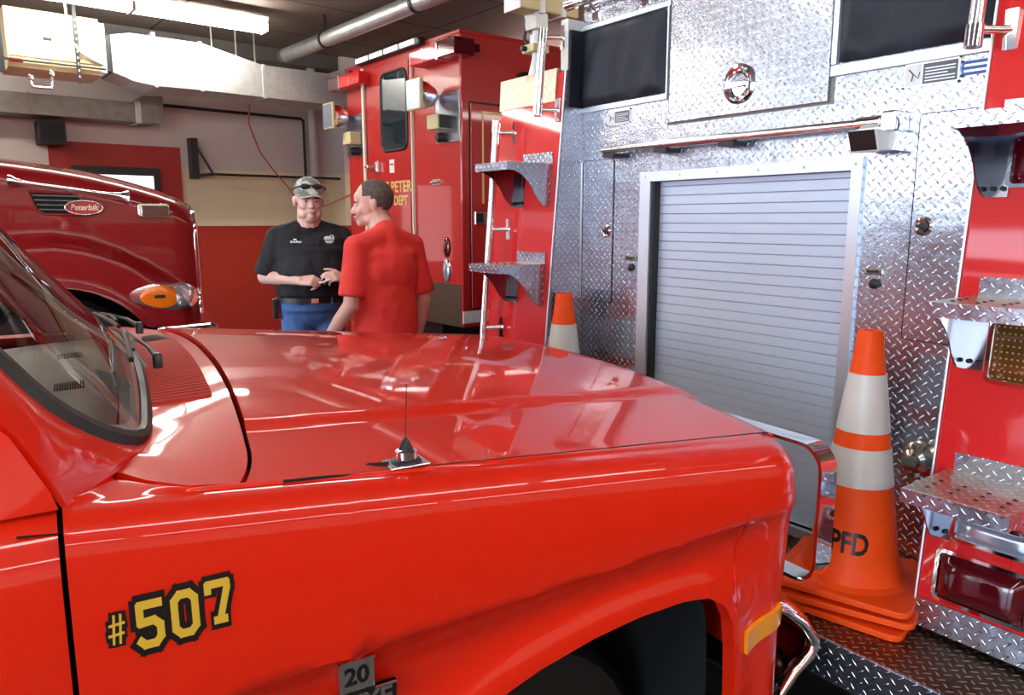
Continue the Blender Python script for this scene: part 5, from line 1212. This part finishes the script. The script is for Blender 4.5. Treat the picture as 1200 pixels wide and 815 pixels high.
def person(label, loc, rotz, cfg):
    t = thing('person', label, 'person', loc, rotz)
    hz = cfg['hz']; w = cfg['w']; top = cfg['waist']; hs = hz+cfg.get('up', 0.03)
    A = cfg['arms']; M = head_frame((0, cfg.get('hy', 0.03), hz), cfg['yaw'], cfg.get('pitch', 0))
    sk = MB(); legs(sk, -0.012, w, top)
    sk.ell((0, 0.0, top+0.12), (0.155*w, 0.115*w, 0.16)); sk.ell((0, -0.005, hs-0.24), (0.165*w, 0.105*w, 0.16))
    for s in (-1, 1): sk.cap((0, -0.02, hs-0.07), 0.055, (s*0.15, -0.012, hs-0.125), 0.050)
    nb = Vector((0, -0.02, hs-0.10)); nt_ = M @ Vector((0, -0.015, 0.06)); sk.cap(nb, 0.070*cfg.get('neck', 1), nt_, 0.060*cfg.get('neck', 1))
    for (S, E_, W_, hd) in A:
        sk.cap(S, 0.050, E_, 0.042*w**0.5); sk.cap(E_, 0.043*w**0.5, Vector(E_).lerp(Vector(W_), 0.4), 0.041); sk.cap(Vector(E_).lerp(Vector(W_), 0.4), 0.041, W_, 0.026)
        hand(sk, *hd)
    for s in (-1, 1): sk.cap((s*0.11, -0.01, 0.12), 0.035, (s*0.115, 0.06, 0.045), 0.035)
    head_blob(sk, M, cfg.get('hw', 1.0), cfg.get('grin', False))
    if cfg.get('jowl'):
        for s in (-1, 1): sk.ell(M @ Vector((s*0.040, 0.040, 0.035)), (0.028, 0.040, 0.032), M.to_3x3())
        sk.ell(M @ Vector((0, 0.045, 0.004)), (0.042, 0.035, 0.022), M.to_3x3())
    body = bake(sk, 'body', cfg['skin'], t, 0.0055, 3, 0.45)
    face_parts(body, M, cfg['skin'], cfg['brow'], cfg.get('grin', False))
    # shirt
    sh = MB(); hem = cfg['hem']
    sh.ell((0, -0.003, hs-0.26), (0.200*w, 0.138*w, 0.175)); sh.ell((0, cfg['belly'][0], cfg['belly'][1]), (0.192*w, 0.150*w*cfg['belly'][2], 0.20))
    for s in (-1, 1): sh.cap((s*0.085*w, -0.004, hs-0.20), 0.108*w, (s*0.080*w, 0.0, hem+0.14), 0.108*w)
    sh.lathe([(0.001, hem), (0.15, hem), (0.168, hem+0.02), (0.165, hem+0.15), (0.16, hem+0.30), (0.001, hem+0.31)], (0, 0, 0), 'z', 28)
    k0 = len(sh.v)
    for i in range(len(sh.v)-6*28, len(sh.v)): v = sh.v[i]; sh.v[i] = (v[0]*1.13*w, v[1]*0.90*w+cfg['belly'][0]*0.6, v[2])
    for s in (-1, 1): sh.cap((s*0.02, -0.02, hs-0.078), 0.064, (s*0.165*w, -0.014, hs-0.132), 0.066)
    sh.cap((0, -0.02, hs-0.13), 0.095, (0, -0.016, hs-0.066), 0.068*cfg.get('neck', 1))
    for (S, E_, W_, hd) in A:
        S = Vector(S); E_ = Vector(E_); e2 = S.lerp(E_, cfg['sleeve']); sh.cap(S, 0.070, S.lerp(E_, 0.5), 0.066*w**0.5)
        dd = (e2-S).normalized(); u = dd.orthogonal().normalized(); sh.lathe([(0.001, 0.0), (0.060, 0.0), (0.069*w**0.5, (e2-S).length), (0.001, (e2-S).length)], S, tuple(dd), 20)
    shirt = bake(sh, 'shirt', cfg['shirt'], t, 0.0075, 14, 0.6)
    tr = MB(); legs(tr, 0.012, w, top); tr.lathe([(0.001, top-0.06), (0.155*w, top-0.06), (0.158*w, top+0.03), (0.001, top+0.03)], (0, 0, 0), 'z', 24)
    for i in range(len(tr.v)-4*24, len(tr.v)): v = tr.v[i]; tr.v[i] = (v[0]*1.10, v[1]*0.86+0.01, v[2])
    bake(tr, 'trousers', cfg['pants'], t, 0.010, 4, 0.5)
    for s in (-1, 1):
        m = MB().ell((s*0.115, 0.055, 0.045), (0.048, 0.135, 0.045)).box(s*0.115-0.045, s*0.115+0.045, -0.06, 0.16, 0.0, 0.025); bake(m, 'shoe', LEATHER, t, 0.009, 3)
    return t, body, shirt, M
def on_shirt(shirt, strips, m, name, parent, off=0.003):
    """thin raised print laid on the chest: strips = [(x0, x1, z0, z1)]"""
    bv = BVHTree.FromPolygons([v.co for v in shirt.data.vertices], [p.vertices for p in shirt.data.polygons]); mb = MB()
    for (x0, x1, z0, z1) in strips:
        n = max(1, int((x1-x0)/0.006)); vs = []
        for i in range(n+1):
            for z in (z0, z1):
                x = x0+(x1-x0)*i/n; h = bv.ray_cast(Vector((x, 0.6, z)), Vector((0, -1, 0))); vs.append((x, (h[0].y if h[0] else 0.13)+off, z))
        mb.add(vs, [(2*i, 2*i+2, 2*i+3, 2*i+1) for i in range(n)])
    return part(name, mb, m, parent)
# man in the black T-shirt and cap, facing us, hands together at the waist
armsA = [((0.196, -0.01, 1.485), (0.272, 0.005, 1.262), (0.085, 0.225, 1.250), ((0.085, 0.225, 1.250), (-0.80, 0.42, 0.05), (-0.2, -0.5, -0.5), (0, 0.3, 1), (55, 55, 35))),
         ((-0.196, -0.01, 1.485), (-0.268, 0.02, 1.262), (-0.170, 0.245, 1.262), ((-0.170, 0.245, 1.262), (0.75, 0.55, 0.20), (0.3, -0.5, -0.5), (0, 0.2, 1), (30, 45, 30)))]
tA, bA, sA, MA = person('person in black t-shirt, jeans and pale camouflage cap with sunglasses, hands held together', (-1.235, 4.62, 0), -161, dict(hz=1.605, w=1.16, waist=1.115, hem=1.135, belly=(0.045, 1.28, 1.12), yaw=6, pitch=-3, arms=armsA, skin=SKIN, brow=BROWN, shirt=BLKSH, pants=JEAN, sleeve=0.98, neck=1.18, hw=1.08, jowl=True))
tA.scale = (1, 1, 1.0)
scalp(MA, (0, -0.012, 0.147), (0.0835, 0.101, 0.092), lambda x, y, z: z < 0.165 and z > 0.085+0.5*max(0, y+0.02) and y < 0.008, 'hair', BROWN, bA)
cap_ = scalp(MA, (0, -0.006, 0.150), (0.0885, 0.110, 0.104), lambda x, y, z: z > 0.148-0.10*(y < -0.02)*0.1, 'cap', CAMO, tA)
bl = []
def bill(u, v):
    a = (u-0.5)*2; x = 0.074*a*(1-0.10*v); y = 0.082+0.085*v*(1-0.35*a*a)-0.030*a*a; z = 0.158-0.022*a*a-0.016*v
    return MA @ Vector((x, y, z))
part('cap_bill', MB().grid(bill, 16, 8), CAMO, cap_, smooth=60, solid=0.004)
sg = part('sunglasses', MB().ell(MA @ Vector((0.034, 0.096, 0.196)), (0.030, 0.012, 0.017), MA.to_3x3()).ell(MA @ Vector((-0.034, 0.096, 0.196)), (0.030, 0.012, 0.017), MA.to_3x3()), BLACK, cap_, smooth=60)
part('glasses_frame', MB().tube([MA @ Vector(p) for p in ((-0.098, 0.0, 0.175), (-0.090, 0.06, 0.188), (-0.060, 0.096, 0.198), (0, 0.112, 0.203), (0.060, 0.096, 0.198), (0.090, 0.06, 0.188), (0.098, 0.0, 0.175))], 0.0045, 8), BLACK, sg, smooth=60)
UP = 0.030
on_shirt(sA, [(a_, b_, c_+UP, d_+UP) for a_, b_, c_, d_ in [(-0.135, -0.075, 1.455, 1.459), (-0.135, -0.124, 1.461, 1.475), (-0.120, -0.076, 1.462, 1.469), (-0.115, -0.084, 1.471, 1.475), (-0.132, -0.112, 1.477, 1.481), (-0.130, -0.080, 1.441, 1.448), (-0.120, -0.088, 1.434, 1.438)]], WHITE, 'chest_emblem', sA)
on_shirt(sA, [(0.085, 0.104, 1.482, 1.491)]+[(0.058+k*0.011, 0.066+k*0.011, 1.468-0.001*(k % 2), 1.476+0.002*(k % 3)) for k in range(6)], WHITE, 'name_embroidery', sA)
bt = []
part('belt', MB().lathe([(0.150, 0), (0.165, 0.001), (0.165, 0.034), (0.150, 0.035)], (0, 0.010, 1.107), 'z', 36, cap=False), LEATHER, tA, smooth=40)
o = [c for c in tA.children if c.name.startswith('belt')][0]
for v in o.data.vertices: v.co.x *= 1.29; v.co.y *= 1.06
part('belt_buckle', MB().box(-0.022, 0.022, 0.178, 0.192, 1.109, 1.141), STEEL, o, bevel=0.003)
for x in (-0.10, 0.09): part('belt_loop', MB().box(x-0.006, x+0.006, 0.150, 0.166, 1.10, 1.145), JEAN, o)
part('phone_pouch', MB().box(0.205, 0.240, -0.03, 0.06, 1.01, 1.13), LEATHER, tA, bevel=0.008)
W_ = Matrix.Translation(tA.location) @ tA.rotation_euler.to_matrix().to_4x4()
pp_ = MB().tube([W_ @ Vector((-0.020, 0.305, 1.240)), W_ @ Vector((-0.085, 0.320, 1.262))], 0.006, 8).build('paper_slip', PAPER, smooth=40)
tag(pp_, 'small rolled white slip held between the capped man\'s hands', 'paper')
# man in the red T-shirt, seen from behind, head turned to his left
armsB = [((-0.182, -0.01, 1.462), (-0.235, -0.02, 1.180), (-0.285, 0.145, 0.975), ((-0.285, 0.145, 0.975), (-0.05, 0.6, -0.7), (1, 0.2, 0), (0.1, 0.8, 0.5), (20, 25, 20))),
         ((0.182, -0.01, 1.462), (0.240, -0.03, 1.170), (0.238, 0.045, 0.925), ((0.238, 0.045, 0.925), (-0.02, 0.15, -1), (-1, 0.1, 0), (0, 1, 0), (15, 20, 15)))]
tB, bB, sB, MB_ = person('person in plain red t-shirt with cropped hair, seen from behind, laughing towards the capped man', (-0.665, 3.92, 0), 48, dict(hz=1.570, hy=0.070, w=1.0, waist=0.98, hem=0.955, belly=(0.015, 1.14, 1.08), yaw=50, pitch=-4, arms=armsB, skin=SKIN2, brow=BROWN, shirt=REDSH, pants=NAVY, sleeve=0.86, neck=1.08, hw=1.04, grin=True))
scalp(MB_, (0, -0.012, 0.147), (0.0822, 0.1010, 0.0930), lambda x, y, z: (z > 0.095+0.9*max(0, y-0.0) and y < 0.045) and (z > 0.155 or y < 0.005) or (y < -0.050 and z > 0.050), 'hair', HAIRG, bB)
